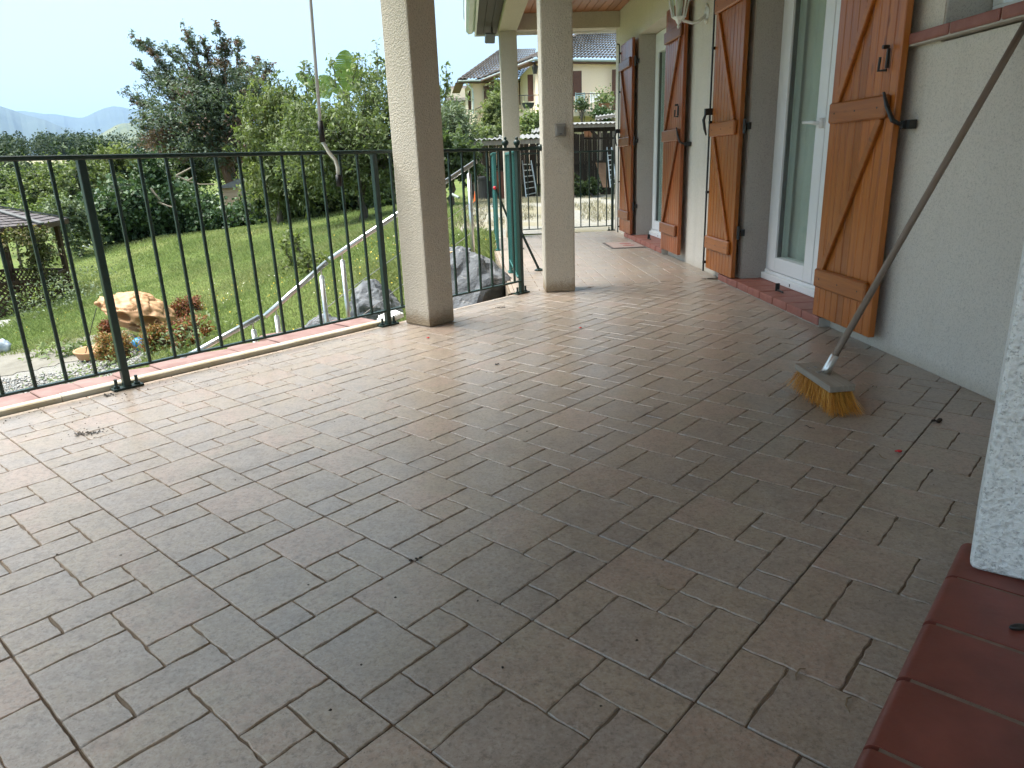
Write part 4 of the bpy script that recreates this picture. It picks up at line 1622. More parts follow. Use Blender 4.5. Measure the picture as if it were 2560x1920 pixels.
ground = tag(mobj('ground', fast_mesh('ground', Vg, Fg), groundmat(), None, True), kind='structure')


# ------------------------------------------------------------------ far hills
def hill(name, pts, D, mat, seed, lo=0.72, hi=1.25):
    """ridge line read from the picture at distance D, with slopes before and behind"""
    P = [at(x / 3.16, y / 3.16, D) for x, y in pts]
    n = 140
    tcum = np.linspace(0, 1, len(P))
    tt_ = np.linspace(0, 1, n)
    X = np.interp(tt_, tcum, [p.x for p in P])
    Z = np.interp(tt_, tcum, [p.z for p in P])
    ker = np.ones(7) / 7
    Z = np.convolve(np.pad(Z, 3, 'edge'), ker, 'valid')
    fr = [lo, lo + (1 - lo) * .25, lo + (1 - lo) * .5, lo + (1 - lo) * .75, 1.0, 1 + (hi - 1) * .5, hi]
    hf = [-0.03, .22, .50, .78, 1.0, .55, -.03]
    V = []
    for j, (f, h) in enumerate(zip(fr, hf)):
        for i in range(n):
            nz = noise.fractal(Vector((X[i] / D * 22 + seed, f * 9, seed)), 0.8, 2.0, 5)
            sag = 1.0 if j in (0, 4, 6) else (1 + .22 * nz)
            V.append((X[i] * f, D * f, Z[i] * h * sag + (0.012 * nz * Z[i] if j == 4 else 0) - (30 if h < 0 else 0)))
    m_ = len(fr)
    F = [(j * n + i, j * n + i + 1, (j + 1) * n + i + 1, (j + 1) * n + i) for j in range(m_ - 1) for i in range(n - 1)]
    o = mobj(name, fast_mesh(name, np.array(V), np.array(F)), mat, None, True)
    return tag(o, kind='structure')


M_HILL = pmat('wooded_hillside', (0.030, 0.050, 0.035), (0.050, 0.072, 0.045), 0.004, .95, detail=8)
M_HILL2 = pmat('patchy_hillside', (0.035, 0.060, 0.025), (0.13, 0.14, 0.06), 0.012, .95, detail=8)
hill('hill_back', [(-500, 900), (0, 880), (100, 875), (200, 880), (330, 900), (430, 900), (520, 915), (600, 930), (660, 930), (740, 890), (830, 850), (900, 838), (960, 845), (1020, 858), (1100, 855), (1250, 900), (1500, 960), (2200, 1050)], 11000, M_HILL, 3)
hill('hill_left', [(-900, 760), (-400, 790), (-120, 815), (0, 838), (100, 870), (200, 905), (350, 945), (480, 1000), (620, 1040), (760, 1075), (900, 1130), (1000, 1250)], 7500, M_HILL, 7)
hill('hill_right', [(640, 1200), (740, 1095), (830, 1040), (910, 990), (980, 972), (1060, 978), (1140, 1020), (1250, 1090), (1400, 1180), (1500, 1300)], 3600, M_HILL2, 11)

# ================================================================== foliage
def leaf_arrays(cen, size, rng, aspect=.5, fold=.18, upbias=.35, droop=0.0, jit=.35):
    n = len(cen)
    d = rng.normal(size=(n, 3))
    d[:, 2] = d[:, 2] * .7 - droop
    d /= np.linalg.norm(d, axis=1)[:, None]
    nn = rng.normal(size=(n, 3))
    nn[:, 2] = np.abs(nn[:, 2]) + upbias
    s = np.cross(d, nn)
    s /= np.maximum(np.linalg.norm(s, axis=1), 1e-6)[:, None]
    nn = np.cross(s, d)
    L = size * (1 + rng.normal(size=n) * jit).clip(.4, 1.9)
    Lc = L[:, None]
    base = cen - d * Lc * .5
    tip = cen + d * Lc * .5 - nn * Lc * .1
    mid = cen - d * Lc * .05
    lf = mid + s * Lc * aspect * .5 + nn * Lc * fold
    rg = mid - s * Lc * aspect * .5 + nn * Lc * fold
    V = np.stack([base, lf, tip, rg], 1).reshape(-1, 3)
    F = np.arange(4 * n).reshape(-1, 4)
    return V, F


def ell(x, y, Y, rx, ry, rd=None):
    """ellipsoid from picture centre, distance and half sizes in picture px"""
    k = Y / F_PX * 1.03
    return (at(x, y, Y), Vector((rx * k, (rd if rd is not None else rx * k), ry * k)))


def clump_points(ells, nclump, nper, crad, rng, surf=.45, flat=.65, ground_clip=True, twigs=0, droop=0.0):
    vol = np.array([(e[1].x * e[1].y * e[1].z) ** (2 / 3) for e in ells])
    which = rng.choice(len(ells), nclump, p=vol / vol.sum())
    u = rng.normal(size=(nclump, 3))
    u /= np.linalg.norm(u, axis=1)[:, None]
    r_ = rng.random(nclump) ** surf
    c = np.array([tuple(ells[w][0]) for w in which]) + u * r_[:, None] * np.array([tuple(ells[w][1]) for w in which])
    cr_ = crad * (.6 + .8 * rng.random(nclump))
    k = np.repeat(np.arange(nclump), nper)
    off = rng.normal(size=(len(k), 3)) * cr_[k][:, None] * np.array([1, 1, flat])
    pts = c[k] + off
    if twigs:       # leaves strung along short twigs instead of a loose cloud
        tw = nclump * twigs
        ec_ = np.array([tuple(ells[w][0]) for w in which])
        out_ = c - ec_
        out_ /= np.maximum(np.linalg.norm(out_, axis=1), 1e-6)[:, None]
        kt = np.repeat(np.arange(nclump), twigs)
        dv = out_[kt] * .7 + rng.normal(size=(tw, 3)) * .8
        dv[:, 2] -= droop * .6
        dv /= np.linalg.norm(dv, axis=1)[:, None]
        st_ = c[kt] + rng.normal(size=(tw, 3)) * cr_[kt][:, None] * .45
        ln_ = cr_[kt] * rng.uniform(1.2, 2.6, tw)
        m_ = max(1, nper // twigs)
        kl = np.repeat(np.arange(tw), m_)
        f = rng.random(len(kl))
        pts = st_[kl] + dv[kl] * (f * ln_[kl])[:, None] + rng.normal(size=(len(kl), 3)) * (cr_[kt][kl] * .14)[:, None]
        pts[:, 2] -= droop * .25 * ln_[kl] * f * f
    if ground_clip:
        g = ground_np(pts[:, 0], pts[:, 1])
        pts = pts[pts[:, 2] > g + .02]
    return c, pts


def crown(name, pts, size, mat, parent, rng, aspect=.5, droop=0.0, **kw):
    V, F = leaf_arrays(pts, size, rng, aspect, droop=droop, **kw)
    return mobj(name, fast_mesh(name, V, F), mat, parent)


M_BARK = pmat('grey_brown_bark', (0.07, 0.055, 0.042), (0.13, 0.11, 0.09), 12, .95, .8, 30, .02, stretch=(3, 3, .6))
M_BARKR = pmat('reddish_bark', (0.10, 0.055, 0.035), (0.17, 0.10, 0.065), 12, .95, .8, 30, .02, stretch=(3, 3, .6))
M_TWIG = pmat('dead_twig', (0.20, 0.16, 0.12), (0.30, 0.25, 0.20), 12, .95)


def limbs(base, top, r0, targets, mat, parent, rng, name='trunk', n=7, forks=.75):
    m = MB()
    base, top = Vector(base), Vector(top)
    path = []
    for k in range(6):
        f = k / 5
        p = base.lerp(top, f) + Vector((rng.normal() * .04, rng.normal() * .04, 0)) * (0 < k < 5)
        path.append(p)
    m.tube([path[0] - ZZ * .3] + path, [r0 * 1.35, r0 * 1.15] + [r0 * (1 - .11 * k) for k in range(1, 6)], n + 2)
    for tgt in targets:
        tgt = Vector(tgt)
        st = path[-1].lerp(path[2], float(rng.random()) * forks)
        L = (tgt - st).length
        a = st.lerp(tgt, .4) + Vector((rng.normal() * .06 * L, rng.normal() * .06 * L, .10 * L))
        b = st.lerp(tgt, .75) + Vector((rng.normal() * .05 * L, rng.normal() * .05 * L, .07 * L))
        rr_ = r0 * .42
        m.tube([st, a, b, tgt], [rr_, rr_ * .62, rr_ * .35, rr_ * .1], 6, False)
    return m.build(name, mat, parent, smooth=True)


def tree(name, label, cat, base, top, r0, ells, nclump, nper, crad, lsize, lmat, seed, bark=None, group=None, aspect=.5, droop=.0, surf=.45, nlimb=22, flat=.65, core=None):
    rng = np.random.default_rng(seed)
    t_ = thing(name, label, cat, base, group)
    c, pts = clump_points(ells, nclump, nper, crad, rng, surf, flat, twigs=6, droop=droop)
    crown('crown', pts, lsize, lmat, t_, rng, aspect, droop)
    sel = c[rng.choice(len(c), min(nlimb, len(c)), replace=False)]
    limbs(base, top, r0, sel, bark or M_BARK, t_, rng)
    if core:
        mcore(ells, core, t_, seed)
    return t_


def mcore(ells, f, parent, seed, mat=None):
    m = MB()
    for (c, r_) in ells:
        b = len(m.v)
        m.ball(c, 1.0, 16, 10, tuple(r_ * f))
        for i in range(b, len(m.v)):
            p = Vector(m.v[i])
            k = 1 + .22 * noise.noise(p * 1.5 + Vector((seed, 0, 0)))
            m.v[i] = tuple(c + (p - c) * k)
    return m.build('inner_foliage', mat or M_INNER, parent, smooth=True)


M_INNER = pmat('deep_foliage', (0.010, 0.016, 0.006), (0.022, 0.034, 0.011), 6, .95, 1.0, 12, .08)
L_CHERRY = leafmat('cherry_leaf', (0.055, 0.078, 0.032), (0.135, 0.172, 0.072), (0.25, 0.29, 0.135), .55, .42)
L_YELLOW = leafmat('pale_leaf', (0.07, 0.095, 0.034), (0.16, 0.195, 0.075), (0.28, 0.31, 0.135), .55, .42)
L_DARK = leafmat('dark_leaf', (0.035, 0.055, 0.026), (0.08, 0.115, 0.052), (0.15, 0.19, 0.09), .55, .42)
L_IVY = leafmat('ivy_leaf', (0.022, 0.045, 0.020), (0.06, 0.105, 0.045), (0.14, 0.20, 0.09), .4, .2)
L_ACACIA = leafmat('feathery_leaf', (0.045, 0.068, 0.045), (0.095, 0.130, 0.085), (0.17, 0.20, 0.14), .6, .3)
L_SEED = leafmat('brown_pods', (0.098, 0.063, 0.048), (0.180, 0.117, 0.090), (0.255, 0.180, 0.147), .7, .2)
L_FAR = leafmat('far_wood_leaf', (0.018, 0.034, 0.014), (0.038, 0.062, 0.024), (0.065, 0.095, 0.036), .8, .1)
L_RED = leafmat('barberry_leaf', (0.105, 0.033, 0.021), (0.255, 0.083, 0.042), (0.405, 0.180, 0.068), .55, .3, (0.135, 0.165, 0.045), .80)
L_RUST = leafmat('rusty_leaf', (0.150, 0.068, 0.022), (0.300, 0.143, 0.045), (0.420, 0.240, 0.083), .55, .3, (0.150, 0.180, 0.053), .72)
L_GREYG = leafmat('grey_green_leaf', (0.068, 0.093, 0.053), (0.128, 0.165, 0.093), (0.225, 0.270, 0.165), .6, .25)
L_WEED = leafmat('weed_leaf', (0.075, 0.11, 0.04), (0.16, 0.21, 0.08), (0.26, 0.31, 0.13), .55, .35)

rngf = np.random.default_rng(77)
# ---- far wood: one mass of crowns on the ridge
pts = []
for k in range(190):
    az = R(rngf.uniform(-47, -12))
    d = rngf.uniform(300, 420)
    x, y = d * math.sin(az), d * math.cos(az)
    h = rngf.uniform(6.0, 9.5)
    c = np.array([x, y, gz(x, y) + h * .55])
    n_ = 520
    u = rngf.normal(size=(n_, 3))
    u /= np.linalg.norm(u, axis=1)[:, None]
    lob = 1 + .25 * np.sin(u[:, 0] * 5 + k) * np.cos(u[:, 1] * 4 + 2 * k)
    pts.append(c + u * (rngf.random(n_) ** .3 * lob)[:, None] * np.array([h * .55, h * .55, h * .5]))
for (px_, py_) in ((100, 338), (352, 335)):       # two dark pointed firs standing out
    b_ = at(px_, py_ + 25, 330)
    top_ = at(px_, py_, 330)
    for j in range(500):
        f = rngf.random()
        z = b_.z - 4 + (top_.z - b_.z + 4) * f
        r_ = 2.6 * (1 - f) + .1
        a_ = rngf.uniform(0, 6.28)
        pts.append(np.array([[b_.x + r_ * math.cos(a_) * rngf.random(), b_.y + r_ * math.sin(a_) * rngf.random(), z]]))
tag(crown('far_wood', np.concatenate(pts), 0.62, L_FAR, None, rngf, .75), 'distant dark green wood along the ridge under the hills', 'wood', kind='stuff')
# pale field between the woods
f0_, f1_, f2_, f3_ = [at(x, y, Y) for x, y, Y in ((-120, 418, 225), (200, 418, 225), (215, 404, 262), (-120, 402, 262))]
q = []
ngr = 12
Vf, Ff = [], []
for i in range(ngr + 1):
    for j in range(ngr + 1):
        x = (f0_.x * (1 - i / ngr) + f1_.x * i / ngr) * (1 - j / ngr) + (f3_.x * (1 - i / ngr) + f2_.x * i / ngr) * j / ngr
        y = 225 + 37 * j / ngr
        Vf.append((x, y, gz(x, y) + .25))
for i in range(ngr):
    for j in range(ngr):
        a_ = i * (ngr + 1) + j
        Ff.append((a_, a_ + ngr + 1, a_ + ngr + 2, a_ + 1))
tag(mobj('hay_field', fast_mesh('hay_field', np.array(Vf), np.array(Ff)), pmat('dry_hay_field', (0.20, 0.19, 0.10), (0.28, 0.25, 0.15), .08, .95)), kind='structure')

# ---- middle distance trees left of the big one
def shrub(name, label, cat, x, y, Y, rx, ry, lm, seed, n=3, nper=120, crad=.35, ls=.13, group=None, core=.62, aspect=.6, top_r=.06, nclump=70, **kw):
    rs = random.Random(seed)
    ells = [ell(x, y, Y, rx * .8, ry * .9)]
    for k in range(n):
        ells.append(ell(x + rs.uniform(-.55, .55) * rx, y + rs.uniform(-.35, .45) * ry, Y + rs.uniform(-.4, .4), rx * rs.uniform(.4, .6), ry * rs.uniform(.4, .6)))
    c = ells[0][0]
    base = Vector((c.x, c.y, gz(c.x, c.y)))
    return tree(name, label, cat, base, c, top_r, ells, nclump, nper, crad, ls, lm, seed, group=group, aspect=aspect, core=core, **kw)


shrub('field_tree', 'bluish dark tree behind the bushes at the far left edge of the picture', 'tree', 20, 425, 75, 75, 45, L_FAR, 21, crad=.9, ls=.35, nper=90)
shrub('field_tree', 'dark rounded tree showing between rail and wood, right of the hay field', 'tree', 240, 425, 70, 55, 40, L_FAR, 22, crad=.9, ls=.35, nper=90)
shrub('bush', 'broad light green bush at the left between the first two balusters', 'bush', 112, 475, 33, 75, 55, L_CHERRY, 23, group='bushes beyond the lawn')
shrub('bush', 'dark green bush at the left picture edge below the rail', 'bush', 12, 490, 34, 52, 50, L_DARK, 24, group='bushes beyond the lawn')
shrub('bush', 'mid green bush right of the thick railing post', 'bush', 205, 480, 31, 55, 70, L_CHERRY, 25, group='bushes beyond the lawn')
shrub('young_ash_tree', 'yellow-green young tree rising just above the rail left of the dark tree', 'tree', 300, 445, 38, 48, 85, L_YELLOW, 26, nper=150)
shrub('bush', 'low tangle of pale shrubs behind the gazebo roof', 'bush', 60, 545, 27, 120, 30, L_WEED, 27, group='bushes beyond the lawn', crad=.25)
shrub('bush', 'grey-green weedy bush between gazebo and ivy hedge', 'bush', 185, 560, 25, 45, 55, L_GREYG, 28, group='bushes beyond the lawn', crad=.22, ls=.1)
shrub('ivy_column', 'tall ivy-covered stump rising from the hedge', 'ivy', 378, 455, 28.5, 32, 70, L_IVY, 29, crad=.2, ls=.12, nclump=90)
shrub('thicket', 'dark thicket under the big feathery tree left of its trunk', 'thicket', 470, 420, 39, 80, 48, L_DARK, 34, nclump=120)
shrub('thicket', 'dark thicket right of the big tree trunk above the shed roof', 'thicket', 625, 425, 39, 75, 42, L_DARK, 35, nclump=120)
# ivy hedge
def hedge(label, ells, seed, lm=None, ls=.13, nclump=260, nper=80):
    rng = np.random.default_rng(seed)
    h = thing('ivy_hedge', label, 'hedge', Vector((ells[0][0].x, ells[0][0].y, gz(ells[0][0].x, ells[0][0].y))), 'ivy hedges along the lawn')
    c, pts = clump_points(ells, nclump, nper, .24, rng, .22)
    crown('leaves', pts, ls, lm or L_IVY, h, rng, .85, upbias=.1)
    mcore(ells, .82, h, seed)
    return h


hedge('dark ivy hedge left of the dead branches, behind the skull toy', [ell(265, 545, 27, 50, 62, 1.0), ell(320, 520, 27.5, 60, 70, 1.0), ell(365, 530, 28, 60, 62, 1.0), ell(405, 545, 28.5, 50, 50, 1.0)], 31)
hedge('dark ivy hedge under the pink shed', [ell(470, 525, 29, 60, 50, 1.0), ell(540, 552, 29, 60, 28, 1.0), ell(600, 550, 28.8, 60, 28, 1.0), ell(660, 520, 28, 45, 40, 1.0)], 32)
hedge('tall rough green hedge behind the cherry trunk', [ell(720, 500, 27.5, 70, 62, 1.2), ell(800, 480, 27, 70, 62, 1.2), ell(880, 470, 27, 70, 62, 1.2), ell(960, 465, 26, 60, 60, 1.2)], 33, L_DARK, .16)
# dead branches
db = thing('dead_branches', 'bleached dead branches sticking out of the hedge left of the shed', 'branch', at(440, 480, 28))
m = MB()
for pts_ in ([(441, 439), (462, 428), (480, 418)], [(441, 440), (470, 452), (500, 461), (540, 460)], [(470, 452), (490, 440)], [(395, 505), (420, 515), (440, 520)], [(376, 470), (400, 500)]):
    m.tube([at(x, y, 27.2) for x, y in pts_], [.035, .03, .02, .012][:len(pts_)], 6)
m.build('stem', M_TWIG, db)

# ---- big dark feathery tree with brown pods
rng = np.random.default_rng(41)
Yb = 36.0
z1 = lambda x, y: (x / 3.16, y / 3.16)
bt = at(*z1(1850, 1440), Yb)
bt.z = gz(bt.x, bt.y)
big_t = thing('acacia_tree', 'big dark feathery tree with brown seed clusters and ragged top', 'tree', bt)
tips = [(1030, 265), (1185, 350), (1310, 365), (1455, 215), (1500, 330), (1610, 300), (1725, 200), (1790, 330), (1885, 285), (1900, 470), (2040, 478), (2135, 495), (955, 715), (1060, 500), (1055, 940), (1130, 1010), (1180, 560), (1400, 360)]
leafp, podp = [], []
m = MB()
hub = at(*z1(1760, 980), Yb)
for k, tp in enumerate(tips):
    T_ = at(*z1(*tp), Yb + rng.uniform(-1.6, 1.6))
    S_ = hub.lerp(bt, .0) + Vector((rng.normal() * .3, rng.normal() * .3, rng.uniform(-2.2, .8)))
    mid = S_.lerp(T_, .5) + Vector((0, 0, -.25))
    path = [S_, S_.lerp(mid, .5), mid, mid.lerp(T_, .55) + ZZ * .05, T_]
    m.tube(path, [.10, .08, .05, .03, .012], 6, False)
    L = (T_ - S_).length
    Pn = np.array([tuple(p) for p in path])
    D_ = np.array((T_ - S_).normalized())
    for w_ in range(int(9 * L)):
        f = float(rng.random() ** .8)
        sg_ = min(int(f * 4), 3)
        b0_ = Pn[sg_] + (Pn[sg_ + 1] - Pn[sg_]) * (f * 4 - sg_)
        dv = D_ * .75 + rng.normal(size=3) * .75
        dv /= np.linalg.norm(dv)
        ln_ = (1 - f) * .85 + .22 + .15 * rng.random()
        e0_ = b0_ + dv * ln_
        m.tube([Vector(b0_), Vector(b0_ * .5 + e0_ * .5 - np.array([0, 0, .03])), Vector(e0_)], [.014, .009, .004], 4, False)
        nl = int(34 * ln_ / .5)
        ff = rng.random(nl)
        pt = b0_ + (e0_ - b0_) * ff[:, None] + rng.normal(size=(nl, 3)) * (.075 * (1 - .4 * ff))[:, None]
        (podp if rng.random() < .08 + .15 * f else leafp).append(pt)
ells = [ell(1500 / 3.16, 800 / 3.16, Yb, 130, 75), ell(1350 / 3.16, 1010 / 3.16, Yb, 75, 70), ell(1760 / 3.16, 760 / 3.16, Yb, 110, 90), ell(1900 / 3.16, 1020 / 3.16, Yb, 95, 90), ell(1600 / 3.16, 1080 / 3.16, Yb, 130, 75), ell(1950 / 3.16, 750 / 3.16, Yb, 60, 60), ell(1260 / 3.16, 1120 / 3.16, Yb, 60, 40)]
c, pt = clump_points(ells, 420, 50, .27, rng, .55, .5)
hn = np.array([noise.noise(Vector(p) * .55) for p in c])
brown = np.repeat(hn > .17, 50)[:len(pt)] if len(pt) == 420 * 50 else rng.random(len(pt)) < .2
leafp.append(pt[~brown])
podp.append(pt[brown])
crown('crown', np.concatenate(leafp), .15, L_ACACIA, big_t, rng, .38)
crown('seed_clusters', np.concatenate(podp), .13, L_SEED, big_t, rng, .5)
m.tube([bt - ZZ * .3, bt.lerp(hub, .25) + Vector((.12, 0, 0)), bt.lerp(hub, .6) + Vector((-.05, 0, 0)), hub], [.42, .30, .24, .16], 10)
for (x, y) in ((1690, 1060), (1560, 1000), (1980, 1040), (1700, 1330)):
    m.tube([bt.lerp(hub, .22), at(*z1((x + 1840) / 2, (y + 1300) / 2), Yb - .2), at(*z1(x, y), Yb)], [.15, .1, .04], 7)
m.build('trunk', M_BARKR, big_t, smooth=True)

# ---- pink-boarded shed behind the hedge
sh = thing('garden_shed', 'pale pink boarded shed with low grey roof behind the ivy hedge', 'shed', at(600, 490, 31.5))
sp0, sp1 = at(552, 468, 31.5), at(645, 460, 31.8)
sx_ = (sp1 - sp0)
sx_.z = 0
sw_ = sx_.length
sx_.normalize()
sy_ = Vector((-sx_.y, sx_.x, 0))
zt = at(552, 470, 31.5).z
M_PINK = pmat('pink_board', (0.50, 0.33, 0.24), (0.56, 0.38, 0.29), 2, .7)
base_ = Vector((sp0.x, sp0.y, 0))
for k in range(9):
    z_ = zt - (k + 1) * .185
    MB().box(base_ + sx_ * sw_ / 2 + ZZ * (z_ + .09), (sw_, .03, .178), (sx_, sy_, ZZ)).build('board', M_PINK, sh, .006)
MB().box(base_ + sx_ * sw_ / 2 + sy_ * 1.05 + ZZ * (zt - .9), (sw_ - .02, 2.05, 1.7), (sx_, sy_, ZZ)).build('body', M_PINK, sh)
MB().box(base_ + sx_ * sw_ * .55 - sy_ * .02 + ZZ * (zt - .75), (.07, .03, 1.5), (sx_, sy_, ZZ)).build('corner_post', pmat('grey_post', (.35, .33, .31), None, 8, .8), sh)
gp0 = base_ - sx_ * .12 - sy_ * .15 + ZZ * (zt - .01)
gp1 = base_ + sx_ * (sw_ + .12) - sy_ * .15 + ZZ * (zt - .01)
pk = base_ + sx_ * sw_ * .52 - sy_ * .15 + ZZ * (zt + .30)
mr = MB()
d_ = sy_ * 2.4
mr.add([gp0, pk, gp1, gp0 + d_, pk + d_, gp1 + d_, gp0 + ZZ * .05, pk + ZZ * .05, gp1 + ZZ * .05, gp0 + d_ + ZZ * .05, pk + d_ + ZZ * .05, gp1 + d_ + ZZ * .05],
       [(0, 1, 2), (0, 6, 7, 1), (1, 7, 8, 2), (6, 9, 10, 7), (7, 10, 11, 8), (0, 3, 9, 6), (2, 8, 11, 5), (3, 5, 4), (3, 4, 10, 9), (4, 5, 11, 10), (0, 2, 5, 3)])
mr.build('roof', pmat('grey_felt_roof', (.10, .10, .105), (.15, .15, .155), 6, .85, .4, 40, .01), sh)

# ---- cherry tree and its neighbour
Yk = 19.5
cb = at(908, 546, Yk)
cb.z = gz(cb.x, cb.y)
cherry = tree('cherry_tree', 'leafy cherry tree standing on the lawn left of the big pillar', 'tree', cb, at(898, 430, Yk), .115,
     [ell(900, 340, Yk, 165, 90), ell(810, 300, Yk, 95, 62), ell(965, 270, Yk, 95, 85), ell(1010, 380, Yk, 115, 95), ell(800, 385, Yk, 110, 70), ell(890, 415, Yk, 140, 50), ell(1090, 310, Yk, 65, 85)],
     620, 62, .23, .105, L_CHERRY, 51, droop=.55, surf=.6, nlimb=60, aspect=.42)
# upright shoots above the crown
rng = np.random.default_rng(52)
sho = cherry
m = MB()
lp = []
for (x0, y0, x1, y1) in ((940, 190, 942, 107), (950, 175, 968, 150), (900, 190, 905, 143), (840, 190, 825, 140), (790, 200, 768, 160), (770, 220, 752, 168), (880, 180, 895, 138), (1112, 230, 1115, 158), (1105, 250, 1122, 190), (740, 240, 722, 205)):
    a_, b_ = at(x0, y0 + 30, Yk), at(x1, y1, Yk)
    MB().tube([a_, a_.lerp(b_, .5) + Vector((.03, 0, 0)), b_], [.016, .011, .005], 5).build('shoot', M_BARK, sho)
    for k in range(70):
        f = rng.random()
        p = a_.lerp(b_, f)
        lp.append(np.array(p) + rng.normal(size=3) * (.10 - .04 * f))
crown('shoot_leaves', np.array(lp), .13, L_CHERRY, sho, rng, .42, .5)
tree('willowy_tree', 'yellow-green willowy tree between dark acacia and cherry', 'tree', at(700, 545, 25), at(700, 400, 25), .10,
     [ell(700, 330, 25, 70, 95), ell(680, 420, 25, 60, 85), ell(730, 440, 25, 75, 80), ell(665, 260, 25, 40, 50), ell(760, 350, 25, 60, 80)], 330, 80, .27, .15, L_YELLOW, 53, droop=.8, surf=.5, aspect=.35, nlimb=30)

# ---- banana plant
bn = thing('banana_plant', 'banana plant with broad light green leaves showing above the cherry crown', 'plant', at(870, 560, 23))
M_BAN = leafmat('banana_leaf', (0.09, 0.14, 0.03), (0.14, 0.21, 0.045), (0.20, 0.27, 0.075), .4, .4)


def blade(path, width, twist, seed):
    n = len(path)
    rs = random.Random(seed)
    P = [Vector(p) for p in path]
    m_ = MB()
    N = 26
    vs = []
    for k in range(N + 1):
        f = k / N
        i = min(int(f * (n - 1)), n - 2)
        l_ = f * (n - 1) - i
        p = P[i].lerp(P[i + 1], l_)
        t_ = (P[i + 1] - P[i]).normalized()
        s_ = t_.cross(Vector((math.sin(twist), -math.cos(twist), .1))).normalized()
        w = width * math.sin(math.pi * min(1, f * .93 + .07)) ** .6
        up_ = s_.cross(t_)
        vs.append((p + s_ * w * rs.uniform(.75, 1) + up_ * w * .18, p, p - s_ * w * rs.uniform(.75, 1) + up_ * w * .18))
    for k in range(N):
        a_, b_ = vs[k], vs[k + 1]
        g = .18 if rs.random() < .35 else .02
        m_.add([a_[0], a_[1], b_[1], a_[0].lerp(b_[0], 1 - g)], [(0, 1, 2, 3)])
        m_.add([a_[1], a_[2], a_[2].lerp(b_[2], 1 - g), b_[1]], [(0, 1, 2, 3)])
    return m_


zz2 = lambda x, y: (600 + x / 3.16, y / 3.16)
for i, (pth, w_) in enumerate((([(860, 720), (850, 600), (835, 480), (832, 392)], .38), ([(720, 760), (650, 720), (560, 650), (435, 582)], .26), ([(800, 740), (740, 690), (690, 640), (620, 600)], .20), ([(900, 720), (890, 620), (870, 540), (850, 480)], .30))):
    blade([at(*zz2(x, y), 22.5 + .2 * i) for x, y in pth], w_, .2 * i, i).build('leaf', M_BAN, bn)
b_ = at(*zz2(840, 760), 23)
MB().tube([Vector((b_.x, b_.y, gz(b_.x, b_.y) + 1.2)), b_ + ZZ * .4], [.16, .10], 10).build('stem', pmat('banana_stem', (.06, .075, .025), (.10, .10, .045), 5, .7), bn)

# ---- sapling on the lawn
rng = np.random.default_rng(61)
sb = on_ground(772, 686)
sp = thing('sapling', 'thin yellow-green sapling with crooked twigs on the lawn', 'sapling', sb)
m = MB()
lp = []
zz7 = lambda x, y: (500 + x / 3.687, 450 + y / 3.687)
Ys = sb.y
for pth in ([(1000, 870), (995, 800), (1000, 720), (990, 690)], [(998, 800), (930, 790), (860, 770), (740, 825)], [(1000, 740), (930, 680), (860, 600), (800, 460)], [(930, 680), (880, 560), (910, 500)], [(1000, 760), (1060, 730), (1150, 720)], [(860, 770), (800, 680), (790, 560)]):
    P = [at(*zz7(x, y), Ys + rng.normal() * .08) for x, y in pth]
    m.tube(P, [.016, .012, .009, .005][:len(P)], 6)
    for k in range(90):
        f = rng.random() ** .7
        i = min(int(f * (len(P) - 1)), len(P) - 2)
        lp.append(np.array(P[i].lerp(P[i + 1], f * (len(P) - 1) - i)) + rng.normal(size=3) * .055)
m.build('trunk', M_BARK, sp)
crown('crown', np.array(lp), .065, L_YELLOW, sp, rng, .5, .3)

# ================================================================== lawn grass
def lawn_ok(x, y):
    off = -((x - P_EDGE.x) * E2.x + (y - P_EDGE.y) * E2.y)
    s = (x - P_EDGE.x) * E1.x + (y - P_EDGE.y) * E1.y
    ok = (off > 1.45) | (y > 9.2)
    ok = ok | ((off > .75) & (y > 6.9) & (x > -2) & (x < -.1 - .05 * (y - 5.6)))
    ok &= ~((x > -0.75 - .02 * (y - 9)) & (y > 10.4))
    gx_, gy_ = (x + 7.6) / 2.7, (y - 9.3) / 1.75
    ok &= (gx_ ** 2 + gy_ ** 2) > 1
    return ok


def blades(n, rmin, rmax, az0, az1, hmin, hmax, seed, w=.0042):
    rg_ = np.random.default_rng(seed)
    az = rg_.uniform(R(az0), R(az1), n)
    r = np.sqrt(rg_.uniform(0, 1, n)) * 0
    u = rg_.random(n)
    r = rmin * (rmax / rmin) ** u
    x, y = r * np.sin(az), r * np.cos(az)
    pn = np.array([noise.noise(Vector((a * .5, b * .5, 3))) for a, b in zip(x[::40], y[::40])])
    k = lawn_ok(x, y)
    x, y, r = x[k], y[k], r[k]
    n = len(x)
    z = ground_np(x, y)
    tall = np.clip(.7 + .6 * np.sin(x * .9 + 1) * np.cos(y * .7) + .35 * np.sin(x * 3.1) * np.sin(y * 2.3), .35, 1.7)
    h = rg_.uniform(hmin, hmax, n) * tall
    d = rg_.uniform(0, 6.283, n)
    ww = w * (r / 9) ** .75 * rg_.uniform(.7, 1.3, n)
    bx, by = np.cos(d) * ww, np.sin(d) * ww
    ln = rg_.normal(size=(n, 2)) * h[:, None] * .45
    V = np.empty((n, 4, 3))
    V[:, 0] = np.stack([x - bx, y - by, z - .01], -1)
    V[:, 1] = np.stack([x + bx, y + by, z - .01], -1)
    V[:, 2] = np.stack([x + bx * .7 + ln[:, 0] * .4, y + by * .7 + ln[:, 1] * .4, z + h * .62], -1)
    V[:, 3] = np.stack([x + ln[:, 0], y + ln[:, 1], z + h], -1)
    F3 = np.concatenate([np.arange(4 * n).reshape(-1, 4)[:, [0, 1, 2]], np.arange(4 * n).reshape(-1, 4)[:, [0, 2, 3]]])
    return V.reshape(-1, 3), F3


